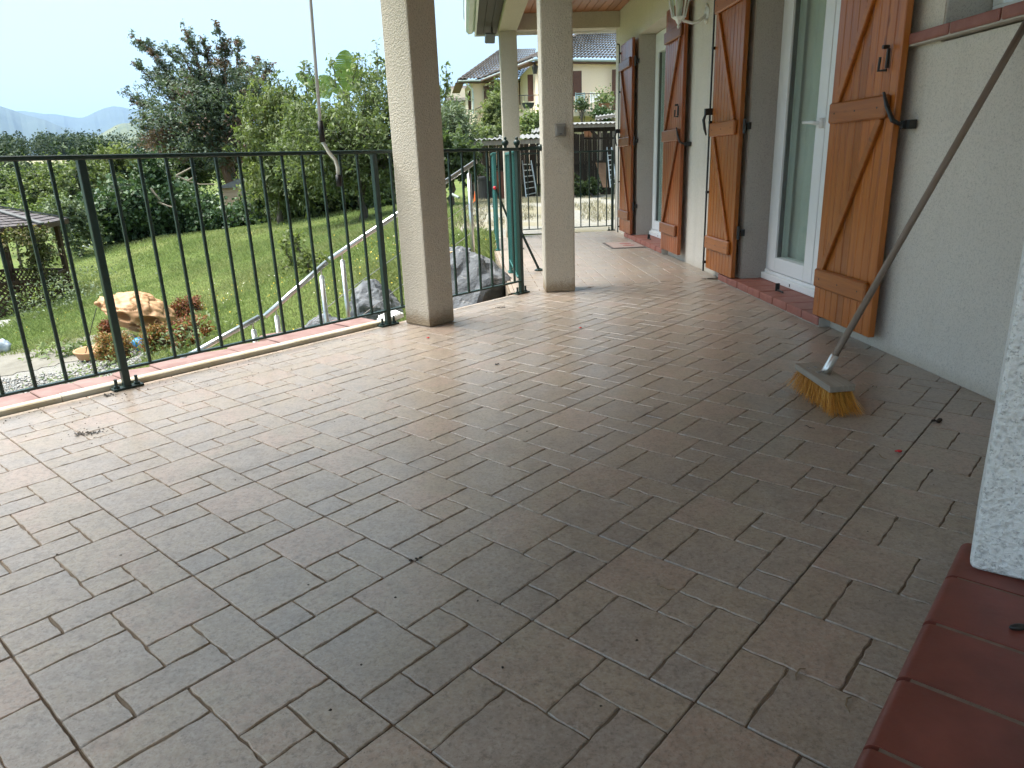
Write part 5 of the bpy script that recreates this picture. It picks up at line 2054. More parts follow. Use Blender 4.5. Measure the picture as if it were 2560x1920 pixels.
t = NT('lawn_blade')
g_ = t.n('NewGeometry')
ri = g_.outputs['Random Per Island']
patch = t.noise(g_.outputs['Position'], .30, 4, .6)
c_a = t.ramp(ri, [(0, (0.13, 0.175, 0.050)), (.5, (0.21, 0.275, 0.085)), (1, (0.30, 0.36, 0.13))])
c_b = t.ramp(ri, [(0, (0.18, 0.20, 0.07)), (.5, (0.28, 0.30, 0.12)), (1, (0.40, 0.38, 0.19))])
col = t.mix(t.ramp(patch, [(.42, 0.0), (.64, .8)]), c_a, c_b)
bs = t.bsdf(col, .6, None, 0, .3)
tl = t.n('BsdfTranslucent')
t.l(col, tl.inputs[0])
mx = t.n('MixShader')
mx.inputs[0].default_value = .4
t.l(bs.outputs[0], mx.inputs[1])
t.l(tl.outputs[0], mx.inputs[2])
M_BLADE = t.done(mx)
Va, Fa = blades(330000, 6.5, 31, -46, -1, .045, .13, 81)
tag(mobj('lawn_grass', fast_mesh('lawn_grass', Va, Fa), M_BLADE), 'bright green uneven lawn sloping down to the left', 'grass', kind='stuff')
# flowers in the lawn
rg_ = np.random.default_rng(82)
fx, fy = [], []
cs = [(-1.6, 8.6), (-1.2, 9.4), (-2.3, 9.0), (-3.0, 10.0), (-1.7, 10.6), (-4.3, 11), (-5.6, 12.5), (-7.8, 22), (-6.5, 9.6), (-8.5, 13), (-1.5, 12.5), (-3, 14)]
for (a_, b_) in cs:
    n_ = 70 if b_ < 11.5 else 30
    fx.append(a_ + rg_.normal(size=n_) * .45)
    fy.append(b_ + rg_.normal(size=n_) * .5)
fx, fy = np.concatenate(fx), np.concatenate(fy)
k = lawn_ok(fx, fy)
fx, fy = fx[k], fy[k]
fz = ground_np(fx, fy) + rg_.uniform(.06, .15, len(fx))
Vx, Fx = leaf_arrays(np.stack([fx, fy, fz], -1), .016, rg_, 1.0, upbias=2.0)
t = NT('lawn_flower')
M_FLW = t.done(t.bsdf(t.ramp(t.n('NewGeometry').outputs['Random Per Island'], [(0, (.62, .42, .02)), (.68, (.60, .45, .03)), (.70, (.55, .52, .42)), (1, (.50, .44, .36))], 'CONSTANT'), .6))
tag(mobj('lawn_flowers', fast_mesh('lawn_flowers', Vx, Fx), M_FLW), 'yellow and white flowers dotted through the lawn', 'flowers', kind='stuff')
# weeds round the gravel
rg_ = np.random.default_rng(83)
def weeds(label, x, y, n, spread, h, seed, lm=None, ls=.05):
    rg_ = np.random.default_rng(seed)
    c = on_ground(x, y)
    w_ = thing('weed_clump', label, 'weeds', c, 'weed clumps in the garden')
    px_ = rg_.normal(size=(n, 2)) * spread
    zz_ = ground_np(c.x + px_[:, 0], c.y + px_[:, 1])
    pts = np.stack([c.x + px_[:, 0], c.y + px_[:, 1], zz_ + rg_.random(n) ** 1.3 * h], -1)
    crown('leaves', pts, ls, lm or L_WEED, w_, rg_, .35, -.3)
    m = MB()
    for k in range(10):
        p = Vector(pts[rg_.integers(n)])
        m.tube([Vector((p.x, p.y, gz(p.x, p.y))), p], [.006, .003], 4)
    m.build('stem', pmat('green_stem', (.08, .11, .03), None, 5, .7), w_)


weeds('weeds growing beside the gazebo corner', 175, 770, 900, .55, .75, 84, L_GREYG, .07)
weeds('tall straw-coloured weeds left of the skull toy', 105, 800, 700, .4, .65, 85, L_YELLOW, .06)
weeds('broad-leaved weed clump at the gravel edge', 190, 885, 120, .12, .16, 86, L_WEED, .12)
weeds('small weed clump in the gravel nearer the edge', 118, 888, 90, .16, .18, 87, L_WEED, .11)
weeds('wild flowers along the toy and rail foot', 270, 930, 700, .5, .22, 88, L_WEED, .05)
weeds('green weeds right of the red bushes', 465, 890, 420, .25, .4, 89, L_CHERRY, .06)
weeds('climbing tangle at the gazebo post', 162, 690, 700, .35, 1.2, 90, L_CHERRY, .07)

# ================================================================== gravel, dirt path, concrete cover
def patch_sheet(name, poly_fn, x0, x1, y0, y1, step_, lift, mat):
    xs, ys = np.arange(x0, x1, step_), np.arange(y0, y1, step_)
    Xg, Yg = np.meshgrid(xs, ys, indexing='ij')
    Zg = ground_np(Xg, Yg) + lift
    ok = poly_fn(Xg, Yg)
    V = np.stack([Xg, Yg, Zg], -1).reshape(-1, 3)
    ny = len(ys)
    F = []
    for i in range(len(xs) - 1):
        for j in range(ny - 1):
            if ok[i, j] and ok[i + 1, j] and ok[i, j + 1] and ok[i + 1, j + 1]:
                a_ = i * ny + j
                F.append((a_, a_ + ny, a_ + ny + 1, a_ + 1))
    return tag(mobj(name, fast_mesh(name, V, np.array(F)), mat, None, True), kind='structure')


gcen = (-7.6, 9.3)
patch_sheet('gravel_bed', lambda x, y: ((x + 7.6) / 2.75) ** 2 + ((y - 9.3) / 1.8) ** 2 + .12 * np.sin(x * 4) * np.sin(y * 5) < 1, -11, -4, 7, 12, .1, .012, pmat('gravel_base', (.16, .15, .135), (.25, .24, .215), 30, .95, 1, 40, .02))
rg_ = np.random.default_rng(91)
npb = 9500
a_ = rg_.uniform(0, 6.283, npb)
r_ = np.sqrt(rg_.random(npb))
gx_, gy_ = -7.6 + 2.7 * r_ * np.cos(a_), 9.3 + 1.75 * r_ * np.sin(a_)
keep = ~((gy_ > 9.75) & (gx_ < -6.2))
gx_, gy_ = gx_[keep], gy_[keep]
npb = len(gx_)
bm = bmesh.new()
bmesh.ops.create_icosphere(bm, subdivisions=1, radius=1)
iv = np.array([tuple(v.co) for v in bm.verts])
ifc = np.array([[v.index for v in f.verts] for f in bm.faces])
bm.free()
sc_ = rg_.uniform(.010, .021, (npb, 1, 1)) * np.stack([rg_.uniform(.8, 1.4, npb), rg_.uniform(.8, 1.3, npb), rg_.uniform(.5, .8, npb)], -1)[:, None, :]
Vp = iv[None] * sc_ + np.stack([gx_, gy_, ground_np(gx_, gy_) + .018 + rg_.uniform(0, .012, npb)], -1)[:, None, :]
Fp = (ifc[None] + (np.arange(npb) * len(iv))[:, None, None]).reshape(-1, 3)
t = NT('pebble')
M_PEB = t.done(t.bsdf(t.ramp(t.n('NewGeometry').outputs['Random Per Island'], [(0, (.13, .13, .13)), (.5, (.27, .265, .25)), (.85, (.42, .41, .385)), (1, (.30, .24, .18))]), .8))
tag(mobj('pebbles', fast_mesh('pebbles', Vp.reshape(-1, 3), Fp), M_PEB, None, True), 'grey river pebbles covering the ground below the railing', 'pebbles', kind='stuff')
patch_sheet('dirt_path', lambda x, y: (np.abs(y - 10.65 - .10 * (x + 8)) < .75 + .15 * np.sin(x * 2.3)) & (x < -6.0 + .2 * np.sin(y * 3)), -14, -5, 8.5, 13, .1, .020, pmat('pale_dirt', (.13, .118, .095), (.19, .175, .145), 3, .95, .6, 30, .01))
cc_ = on_ground(22, 818)
cvr = thing('concrete_cover', 'round grey concrete tank cover at the left picture edge', 'cover', cc_)
MB().lathe(cc_, [(.62, -.1), (.62, .04), (.60, .06), (.0, .065)], 28).build('ring', pmat('old_concrete', (.20, .20, .19), (.30, .295, .28), 9, .9, .5, 50, .01), cvr)
MB().lathe(cc_ + ZZ * .062, [(.42, 0), (.41, .025), (.0, .028)], 28).build('lid', pmat('old_concrete_lid', (.22, .22, .21), (.32, .31, .295), 9, .9, .5, 50, .01), cvr)
# white sack
p = on_ground(2, 885)
bm = bmesh.new()
bmesh.ops.create_icosphere(bm, subdivisions=3, radius=1)
for v in bm.verts:
    k = 1 + .3 * noise.noise(v.co * 2.2)
    v.co = Vector((v.co.x * .16, v.co.y * .14, v.co.z * .15)) * k
me = bpy.data.meshes.new('sack')
bm.to_mesh(me)
bm.free()
o = mobj('plastic_sack', me, pmat('white_blue_plastic', (.55, .58, .62), (.22, .27, .36), 14, .35), None, True)
o.location = p + ZZ * .1
tag(o, 'crumpled white-blue plastic sack on the gravel at the left edge', 'sack')

# ================================================================== gazebo
GY = 17.0
ec = at(168, 556, GY)                       # right corner of the eaves
Rg = 2.05
gc = Vector((ec.x - Rg * .98 - .42, ec.y + .25, 0))
gg = gz(gc.x, gc.y)
gzb = thing('gazebo', 'wooden gazebo with shingled roof and lattice sides at the left edge', 'gazebo', Vector((gc.x, gc.y, gg)))
ez = ec.z - .02
ap = Vector((gc.x, gc.y, ez + .55))
M_SHIN = pmat('brown_shingle', (.060, .050, .052), (.115, .098, .098), 10, .9, .4, 50, .01)
M_SHINB = pmat('grey_shingle_ridge', (.10, .10, .10), (.15, .15, .147), 10, .9)
M_DARKW = woodmat('dark_stained_wood', (.035, .020, .013), (.07, .038, .022), (.11, .06, .035), .7, 'Z', .3)
ang0 = math.atan2(-.25, .98)
corn = [gc + Vector((Rg * math.cos(ang0 + k * math.pi / 3), Rg * math.sin(ang0 + k * math.pi / 3), ez)) for k in range(6)]
rfm = thing('x', 'x', 'x') if False else None
roofo = None
for k in range(6):
    a_, b_ = corn[k], corn[(k + 1) % 6]
    m = MB()
    rows = 11
    one_by_one = ((a_ + b_) / 2 - gc).y < .9      # the faces turned to the terrace
    for r_ in range(rows):
        f0, f1 = r_ / rows, (r_ + 1.25) / rows
        f1 = min(f1, .995)
        nn_ = (b_ - a_).cross(ap - a_).normalized()
        if nn_.z < 0:
            nn_ = -nn_
        L0, R0, L1, R1 = a_.lerp(ap, f0), b_.lerp(ap, f0), a_.lerp(ap, f1), b_.lerp(ap, f1)
        nsh = max(1, int((R0 - L0).length / .20))
        for s_ in range(nsh):
            u0, u1 = (s_ + .03) / nsh, (s_ + .97) / nsh
            lift = nn_ * (.022 + random.uniform(0, .006))
            if one_by_one:
                m = MB()
            m.add([L0.lerp(R0, u0) + lift, L0.lerp(R0, u1) + lift, L1.lerp(R1, u1) + nn_ * .004, L1.lerp(R1, u0) + nn_ * .004, L0.lerp(R0, u0), L0.lerp(R0, u1)], [(0, 1, 2, 3), (0, 4, 5, 1)])
            if one_by_one:
                m.build('shingle', M_SHIN, gzb)
    if not one_by_one:
        po = m.build('shingles', M_SHIN, gzb)
        po['kind'] = 'stuff'
    MB().bar(a_.lerp(ap, -.01) + ZZ * .045, ap + ZZ * .045, .13, .03).build('ridge_cap', M_SHINB, gzb)
    MB().bar(a_ - ZZ * .05, b_ - ZZ * .05, .03, .10).build('eave_board', M_DARKW, gzb)
    pin = gc.lerp(Vector((a_.x, a_.y, 0)), .86)
    pin2 = gc.lerp(Vector((b_.x, b_.y, 0)), .86)
    MB().bar(Vector((pin.x, pin.y, gg - .2)), Vector((pin.x, pin.y, ez + .05)), .10, .10).build('post', M_DARKW, gzb)
    # lattice panel
    za, zb_ = gg + .06, gg + .88
    if k in (1, 2, 3, 4, 5, 0):
        q0_, q1_ = Vector((pin.x, pin.y, 0)), Vector((pin2.x, pin2.y, 0))
        lat = MB()
        Lw = (q1_ - q0_).length
        dx = (q1_ - q0_).normalized()
        hh = zb_ - za
        stp = .135
        nn = int((Lw + hh) / stp)
        for i in range(nn):
            for sgn in (1, -1):
                x_ = i * stp - hh
                xa, xb = x_, x_ + hh
                ya, yb = za, zb_
                if xa < 0:
                    ya += -xa
                    xa = 0
                if xb > Lw:
                    yb -= xb - Lw
                    xb = Lw
                if xb - xa < .03:
                    continue
                if sgn < 0:
                    xa, xb = Lw - xa, Lw - xb
                lat.bar(q0_ + dx * xa + ZZ * ya, q0_ + dx * xb + ZZ * yb, .010 if sgn > 0 else .022, .032)
        lo = lat.build('lattice', M_DARKW, gzb)
        lo['kind'] = 'stuff'
        MB().bar(q0_ + ZZ * zb_, q1_ + ZZ * zb_, .05, .06).build('rail', M_DARKW, gzb)
        MB().bar(q0_ + ZZ * za, q1_ + ZZ * za, .05, .06).build('rail', M_DARKW, gzb)
# creeper on the gazebo
rng = np.random.default_rng(95)
cr_t = thing('climbing_plant', 'pale flowering creeper hanging under the gazebo eaves', 'creeper', Vector((ec.x, ec.y, gg)))
ce = [(corn[0].lerp(corn[5], f) - ZZ * .25, Vector((.45, .3, .22))) for f in (.1, .35, .6, .9)] + [(corn[0].lerp(gc + ZZ * ez, .14) - ZZ * z_, Vector((.25, .25, .4))) for z_ in (.4, .8, 1.3)]
c, pt = clump_points(ce, 70, 60, .13, rng, .6)
crown('leaves', pt, .075, leafmat('creeper_leaf', (.05, .06, .02), (.11, .12, .04), (.20, .18, .09), .6, .3, (.34, .26, .18), .88), cr_t, rng, .5, .3)
# two pale poles by the gazebo
for (x0, y0, x1, y1) in ((475, 583, 552, 612), (510, 577, 552, 598)):
    m = MB()
    m.tube([at(x0 / 2.2886, 360 + y0 / 2.2886, 20), at(x1 / 2.2886, 360 + y1 / 2.2886, 20.4)], .02, 6)
    tag(m.build('metal_pole', M_ALU), 'pale metal pole lying on the grass right of the gazebo, %s one' % ('longer' if x0 < 500 else 'shorter'), 'pole', 'metal poles by the gazebo')

# ================================================================== skull-shaped sand box, bushes, ball
M_SAND = pmat('tan_moulded_plastic', (.36, .19, .085), (.45, .255, .125), 5, .6, .35, 25, .01)
z6 = lambda x, y: (x / 2.2886, 360 + y / 2.2886)
SY = min(10.3, on_ground(*z6(820, 1135)).y - .05)
print('SKULL Y', SY)
sc0 = at(*z6(765, 985), SY)
kp = SY / F_PX * 1.04 / 2.2886           # metres per zoom pixel
skl = thing('skull_sandbox', 'big tan skull-shaped plastic sand box lid with eye hollows, propped open', 'toy', sc0 - ZZ * .5)
# outline-free solid: domed shell, front towards the camera and tilted, relief of brows, sockets and snout
bm = bmesh.new()
bmesh.ops.create_uvsphere(bm, u_segments=120, v_segments=70, radius=1)
ca, sa = math.cos(R(-21)), math.sin(R(-21))


def socket(p, c, r_, depth):
    d = (p - c).length / r_
    return -depth * max(0, 1 - d * d) ** 1.2 if d < 1 else 0


for v in bm.verts:
    u = v.co.copy()
    x, y, z = u
    # local x: snout (left, -) to cheek (right, +); z up; y depth (- to camera)
    wdt = 1.0 - .50 * max(0, -x) ** 1.5            # narrower toward the left tip
    hgt = 1.0 - .45 * max(0, -x) ** 1.6
    if z < 0:
        hgt *= .62
    r_ = 1.0
    front = Vector((x, z, 0))
    pit = (socket(front, Vector((.58, .16, 0)), .26, 1.0) + socket(front, Vector((-.04, .10, 0)), .22, .55) + socket(front, Vector((.30, -.22, 0)), .13, .45)) * (y < 0)
    r_ += .07 * math.exp(-((x - .62) ** 2 + (z - .36) ** 2) / .02) + .06 * math.exp(-((x + .05) ** 2 + (z - .30) ** 2) / .02)
    r_ += .075 * noise.fractal(u * 2.6, .9, 2, 4) + .03 * noise.fractal(u * 6 + Vector((3, 1, 2)), .9, 2, 3)
    crease = abs(noise.noise(u * 2.1 + Vector((9, 4, 1))))
    r_ -= .10 * max(0, .10 - crease) / .10
    X = x * 205 * r_ + (-20 if x < -.9 else 0)
    Yd = y * 150 * r_ * wdt * (1 + pit * .8)
    Z = z * 128 * r_ * hgt
    if x > .75 and z < -.1:
        X += 25 * (x - .75) / .25
    v.co = Vector(((X * ca + -Z * -sa * -1 * -1 + 0), Yd, 0))
    Xr = X * ca - Z * sa
    Zr = X * sa + Z * ca
    v.co = Vector((Xr, Yd, Zr)) * kp
me = bpy.data.meshes.new('lid')
bm.to_mesh(me)
bm.free()
lo = mobj('lid', me, M_SAND, skl, True)
lo.matrix_basis = Matrix.Translation(sc0 + Vector((0, .1, 0)))
tip = sc0 + Vector((Vector((-205 * ca, 0, -205 * sa)) * kp).to_tuple())
MB().ball(at(*z6(556, 912), SY), 14 * kp, 12, 8, (1.2, 1, .9)).build('knob', M_SAND, skl, smooth=True)
MB().tube([at(*z6(552, 940), SY - .05), at(*z6(525, 1040), SY - .05), at(*z6(490, 1200), SY - .05)], .006, 5).build('cord', M_BLACK, skl)
dsh = on_ground(*z6(560, 1222))
m = MB()
m.lathe(dsh, [(.14, 0.0), (.25, .02), (.29, .11), (.30, .12), (.30, .14), (.27, .135), (.21, .05), (.04, .04)], 26)
m.build('basin', M_SAND, skl, smooth=True)
bl = on_ground(*z6(805, 1190))
tag(MB().ball(bl + ZZ * .11, .105, 18, 12).build('blue_ball', pmat('blue_plastic', (.03, .22, .50), (.05, .27, .58), 4, .4), None, smooth=True), 'blue ball under the edge of the tan skull toy', 'ball')
tw = on_ground(*z6(775, 1150))
twt = thing('toy_wheel', 'red and pale toy wheel half hidden under the skull lid', 'toy', tw)
wc = at(*z6(755, 1120), SY - .05)
MB().tube([wc + Vector((math.cos(a) * .07, .0, math.sin(a) * .07)) for a in [i * .5 for i in range(14)]], .018, 8).build('tyre', pmat('pale_rubber', (.35, .33, .28), None, 5, .6), twt)
MB().ball(wc + Vector((.12, 0, .0)), .06, 10, 7, (1.2, .8, .6)).build('hub', pmat('red_toy', (.45, .06, .03), None, 5, .45), twt)


def red_bush(label, x, y, rx, ry, lm, seed, Y):
    rng = np.random.default_rng(seed)
    Y = min(Y, on_ground(*z6(x, y + ry * .95)).y + .12)
    c = at(*z6(x, y), Y)
    k = kp
    b = thing('red_bush', label, 'bush', Vector((c.x, c.y, gz(c.x, c.y))), 'red-leaved bushes round the skull toy')
    el = [(c, Vector((rx * k * .9, rx * k * .8, ry * k * .9))), (c + Vector((rx * k * .35, -.05, -ry * k * .2)), Vector((rx * k * .6, rx * k * .6, ry * k * .7))), (c + Vector((-rx * k * .35, -.05, -ry * k * .25)), Vector((rx * k * .6, rx * k * .6, ry * k * .65)))]
    cc_, pt = clump_points(el, 110, 48, .035, rng, .35)
    crown('leaves', pt, .032, lm, b, rng, .45, -.4)
    # upright twigs past the outline
    m = MB()
    lp = []
    for q in range(60):
        a_ = rng.uniform(0, 6.28)
        e_ = Vector((math.cos(a_) * rng.uniform(.3, 1.05) * rx * k, math.sin(a_) * rng.uniform(.2, .8) * rx * k, rng.uniform(.45, 1.1) * ry * k))
        m.tube([Vector((c.x, c.y, gz(c.x, c.y))), c + e_ * .6, c + e_], [.006, .004, .002], 4, False)
        for w_ in range(22):
            lp.append(np.array(c + e_ * rng.uniform(.6, 1.05)) + rng.normal(size=3) * .014)
    m.build('stem', M_BARKR, b)
    crown('leaves', np.array(lp), .028, lm, b, rng, .4, -.5)
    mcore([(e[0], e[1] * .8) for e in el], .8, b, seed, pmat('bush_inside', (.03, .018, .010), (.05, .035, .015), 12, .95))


red_bush('tall dark red bush behind the skull toy on the right', 1075, 945, 105, 70, L_RED, 101, 11.0)
red_bush('red bush in front right of the skull toy', 1090, 1080, 105, 80, L_RED, 102, 10.2)
red_bush('rusty brown bush hiding the chin of the skull toy', 905, 1120, 85, 80, L_RUST, 103, 9.75)
red_bush('low red-brown bush left below the skull toy', 660, 1165, 100, 75, L_RUST, 104, 9.7)
red_bush('small dark bush peeking behind the raised toy lid', 625, 1050, 35, 40, L_RED, 105, 10.8)
# ================================================================== gravel yard beyond the terrace
z3 = lambda x, y: (1100 + x / 3.16, y / 3.16)
A3 = lambda x, y, Y: at(*z3(x, y), Y)


def yardmat():
    t = NT('white_gravel_yard')
    p = t.pos()
    a = t.noise(p, .55, 5, .6)
    b = t.noise(p, 16, 6, .75)
    c = t.mix(t.ramp(b, [(.35, 0.0), (.65, 1.0)]), (.16, .152, .132), (.29, .28, .25))
    dry = t.ramp(t.math('ADD', a, t.math('MULTIPLY', b, .12)), [(.54, 0.0), (.66, .85)])
    c = t.mix(dry, c, (.21, .185, .12))
    return t.done(t.bsdf(c, .95, t.bump(b, .8, .02), 0, .15))


patch_sheet('gravel_yard', lambda x, y: (x > -0.65 - .02 * (y - 9) + .12 * np.sin(y * 2.1)) & (y > 10.2 + np.where(x < .1, -.7 + .4 * np.sin(x * 5 + 1), 0)), -1.5, 16, 9.0, 30, .2, .015, yardmat())
# dry grass fringe
rg_ = np.random.default_rng(111)
n_ = 26000
x = rg_.uniform(-1.0, 3.6, n_)
y = rg_.uniform(10.8, 23, n_)
msk = (np.array([noise.noise(Vector((a * .8, b * .45, 7))) for a, b in zip(x, y)]) > .12) | (np.abs(x + .6) < .25)
x, y = x[msk], y[msk]
z = ground_np(x, y) + .012
n_ = len(x)
h = rg_.uniform(.03, .11, n_)
ln = rg_.normal(size=(n_, 2)) * .04
dd = rg_.uniform(0, 6.28, n_)
w = .006
V = np.empty((n_, 3, 3))
V[:, 0] = np.stack([x - np.cos(dd) * w, y - np.sin(dd) * w, z], -1)
V[:, 1] = np.stack([x + np.cos(dd) * w, y + np.sin(dd) * w, z], -1)
V[:, 2] = np.stack([x + ln[:, 0], y + ln[:, 1], z + h], -1)
t = NT('dry_grass')
M_DRY = t.done(t.bsdf(t.ramp(t.n('NewGeometry').outputs['Random Per Island'], [(0, (.16, .16, .08)), (.5, (.25, .225, .14)), (1, (.34, .30, .21))]), .8))
tag(mobj('dry_grass', fast_mesh('dry_grass', V.reshape(-1, 3), np.arange(3 * n_).reshape(-1, 3)), M_DRY), 'patches of dry grass on the white gravel yard', 'grass', kind='stuff')

# ================================================================== lean-to shelters, fence, ladders
M_OLDW = woodmat('grey_old_board', (.022, .017, .013), (.042, .033, .026), (.075, .06, .05), .85, 'Z', .2)
M_PALEW = woodmat('pale_weathered_timber', (.17, .145, .12), (.24, .21, .175), (.32, .29, .25), .8, 'Z', .2)
M_CORR = pmat('corrugated_fibre_cement', (.13, .13, .127), (.19, .19, .186), 5, .9)
YF = 26.5
fen = thing('board_fence', 'dark old board fence behind the lean-to shelters', 'fence', A3(1000, 1500, YF))
fx0, fx1 = A3(230, 1300, YF).x, A3(1460, 1300, YF).x
nb = 62
wv = (fx1 - fx0) / nb
for k in range(nb):
    x_ = fx0 + (k + .5) * wv
    zt = A3(700, 1130, YF).z + random.uniform(-.06, .06) + (.28 if k > 26 else 0)
    zb = gz(x_, YF) - .1
    me = MB().box((0, 0, 0), (wv * random.uniform(.93, .99), .025, zt - zb)).mesh('board')
    o = mobj('board', me, M_OLDW, fen)
    o.matrix_basis = Matrix.Translation((x_, YF + random.uniform(-.01, .01), (zt + zb) / 2)) @ Matrix.Rotation(random.uniform(-.01, .01), 4, 'Y')
for zz_ in (.25, .95):
    MB().bar(Vector((fx0, YF - .04, zz_ - .1)), Vector((fx1, YF - .04, zz_ - .05)), .04, .09).build('rail', M_OLDW, fen)


def corrugated(p00, p10, p11, p01, n, amp, mat, name, parent):
    """sheet p00->p10 along the waves, p00->p01 down the slope"""
    V, F = [], []
    m_ = n * 6
    for j in range(3):
        f = j / 2
        a_, b_ = Vector(p00).lerp(Vector(p01), f), Vector(p10).lerp(Vector(p11), f)
        for i in range(m_ + 1):
            q = a_.lerp(b_, i / m_)
            V.append((q.x, q.y, q.z + amp * math.sin(2 * math.pi * n * i / m_)))
    for j in range(2):
        for i in range(m_):
            F.append((j * (m_ + 1) + i, j * (m_ + 1) + i + 1, (j + 1) * (m_ + 1) + i + 1, (j + 1) * (m_ + 1) + i))
    return mobj(name, fast_mesh(name, np.array(V), np.array(F)), mat, parent, True)


YL = 23.0
s1 = thing('lean_to', 'low timber lean-to with corrugated roof behind the far pillar', 'shelter', A3(520, 1600, YL))
e0, e1_ = A3(215, 1118, YL), A3(830, 1095, YL)
corrugated(e0 + Vector((0, 3.2, .25)), e1_ + Vector((0, 3.2, .25)), e1_ + Vector((0, -.1, .03)), e0 + Vector((0, -.1, .03)), 15, .020, M_CORR, 'roof_sheet', s1)
MB().bar(e0 - ZZ * .07, e1_ - ZZ * .07, .05, .13).build('front_beam', M_PALEW, s1)
for px_ in (268, 815):
    p = A3(px_, 1130, YL)
    MB().bar(Vector((p.x, p.y, gz(p.x, p.y) - .1)), p, .13, .13).build('post', M_PALEW, s1)
p = A3(232, 1130, YL + 1.6)
MB().bar(Vector((p.x, p.y, gz(p.x, p.y) - .1)), p + ZZ * .2, .14, .14).build('post', M_OLDW, s1)
s2 = thing('lean_to', 'higher timber lean-to with pale edge board, seen between second pillar and shutter', 'shelter', A3(1200, 1500, YL + 1))
e0, e1_ = A3(1000, 998, YL), A3(1480, 985, YL)
corrugated(e0 + Vector((0, 3.3, .25)), e1_ + Vector((0, 3.3, .25)), e1_ + Vector((0, -.1, .06)), e0 + Vector((0, -.1, .06)), 13, .020, M_CORR, 'roof_sheet', s2)
MB().bar(e0, e1_, .05, .10).build('front_beam', M_PALEW, s2)
MB().bar(e0 + Vector((0, 1.5, -.05)), e1_ + Vector((0, 1.5, -.05)), .08, .14).build('purlin', M_OLDW, s2)
MB().bar(A3(1195, 1030, YL + .4), A3(1260, 1100, YL + .4), .06, .09).build('strut', M_OLDW, s2)
MB().bar(A3(1135, 1095, YL + 1.2), A3(1420, 1090, YL + 1.2), .22, .05).build('shelf', M_OLDW, s2)
for px_ in (1008, 1450):
    p = A3(px_, 1000, YL)
    MB().bar(Vector((p.x, p.y, gz(p.x, p.y) - .1)), p, .12, .12).build('post', M_OLDW, s2)
# small pots on the shelf
for px_ in (1155, 1185):
    p = A3(px_, 1085, YL + 1.2)
    tag(MB().lathe(p, [(.05, 0), (.075, .16), (.085, .16), (.085, .19)], 12).build('flower_pot', pmat('terracotta_pot', (.40, .20, .12), None, 6, .8)), 'terracotta pot on the lean-to shelf, %s' % ('left one' if px_ < 1170 else 'right one'), 'pot', 'pots on the shelf')
# upper little roof piece behind
s3 = thing('bike_roof', 'small pale corrugated canopy above the lean-to roof at right', 'canopy', A3(1300, 930, 27))
corrugated(A3(1230, 915, 27), A3(1380, 895, 27), A3(1390, 925, 26), A3(1225, 950, 26), 5, .02, M_CORR, 'roof_sheet', s3)
MB().bar(A3(1228, 935, 26), A3(1385, 915, 26), .05, .09).build('edge', M_PALEW, s3)
for px_ in (1265, 1370):
    p = A3(px_, 935, 26.5)
    MB().bar(Vector((p.x, p.y, 0)), p, .08, .08).build('post', M_PALEW, s3)
s4 = thing('bike_roof', 'small pale canopy end showing left of the second pillar above the lean-to', 'canopy', A3(760, 1040, 27))
corrugated(A3(725, 1018, 27), A3(830, 1000, 27), A3(835, 1030, 26), A3(722, 1050, 26), 4, .02, M_CORR, 'roof_sheet', s4)
p = A3(740, 1060, 26.5)
MB().bar(Vector((p.x, p.y, 0)), p, .1, .1).build('post', M_OLDW, s4)


def ladder(label, p0, p1, width_px, n, Y):
    """foot p0, head p1 (zoom px of the left stile)"""
    l_ = thing('ladder', label, 'ladder', A3(*p0, Y), 'aluminium ladders')
    a_, b_ = A3(*p0, Y), A3(*p1, Y + .5)
    a_.z = max(a_.z, gz(a_.x, a_.y))
    a2, b2 = A3(p0[0] + width_px, p0[1] - 20, Y), A3(p1[0] + width_px * .8, p1[1], Y + .5)
    MB().bar(a_, b_, .03, .06).build('stile', M_ALU, l_)
    MB().bar(a2, b2, .03, .06).build('stile', M_ALU, l_)
    for k in range(n):
        f = (k + .4) / n
        MB().tube([a_.lerp(b_, f), a2.lerp(b2, f)], .016, 6).build('rung', M_ALU, l_)


ladder('short aluminium ladder leaning left of the second pillar', (680, 1560), (650, 1270), 85, 6, 24.2)
ladder('aluminium ladder leaning at the right beside the brown board', (1345, 1480), (1318, 1165), 45, 8, 24.2)
# plank, bins, junk
p0, p1 = A3(1300, 1480, 24.4), A3(1265, 1285, 24.9)
m = MB()
Xp = (A3(1320, 1300, 24.9) - A3(1240, 1300, 24.9))
m.add([p0 - Xp * .15, p0 + Xp * .35, p1 + Xp * .55, p1 - Xp * .45, p0 - Xp * .15 + Vector((0, .03, 0)), p0 + Xp * .35 + Vector((0, .03, 0)), p1 + Xp * .55 + Vector((0, .03, 0)), p1 - Xp * .45 + Vector((0, .03, 0))], [(0, 1, 2, 3), (7, 6, 5, 4), (0, 4, 5, 1), (1, 5, 6, 2), (2, 6, 7, 3), (3, 7, 4, 0)])
tag(m.build('plywood_board', pmat('brown_ply', (.17, .09, .05), (.25, .15, .09), 6, .8)), 'brown plywood board leaning on the fence beside the ladder', 'board')
for i, (px_, w_, hpx, col_, lab) in enumerate(((360, .46, 170, (.02, .02, .022), 'dark dustbin under the lean-to'), (490, .36, 200, (.16, .055, .03), 'rusty red stacked boards under the lean-to'))):
    p = A3(px_, 1585, 24.3)
    p.z = gz(p.x, p.y)
    m = MB()
    hh = hpx / 3.16 * 24.3 / F_PX
    m.lathe(p, [(w_ * .42, 0), (w_ * .5, hh * .9), (w_ * .54, hh * .9), (w_ * .54, hh), (.02, hh + .04)], 4 if i else 16)
    tag(m.build('dustbin' if i == 0 else 'board_stack', pmat('bin%d' % i, col_, None, 8, .6)), lab, 'bin' if i == 0 else 'boards')
p = A3(285, 1640, 21.5)
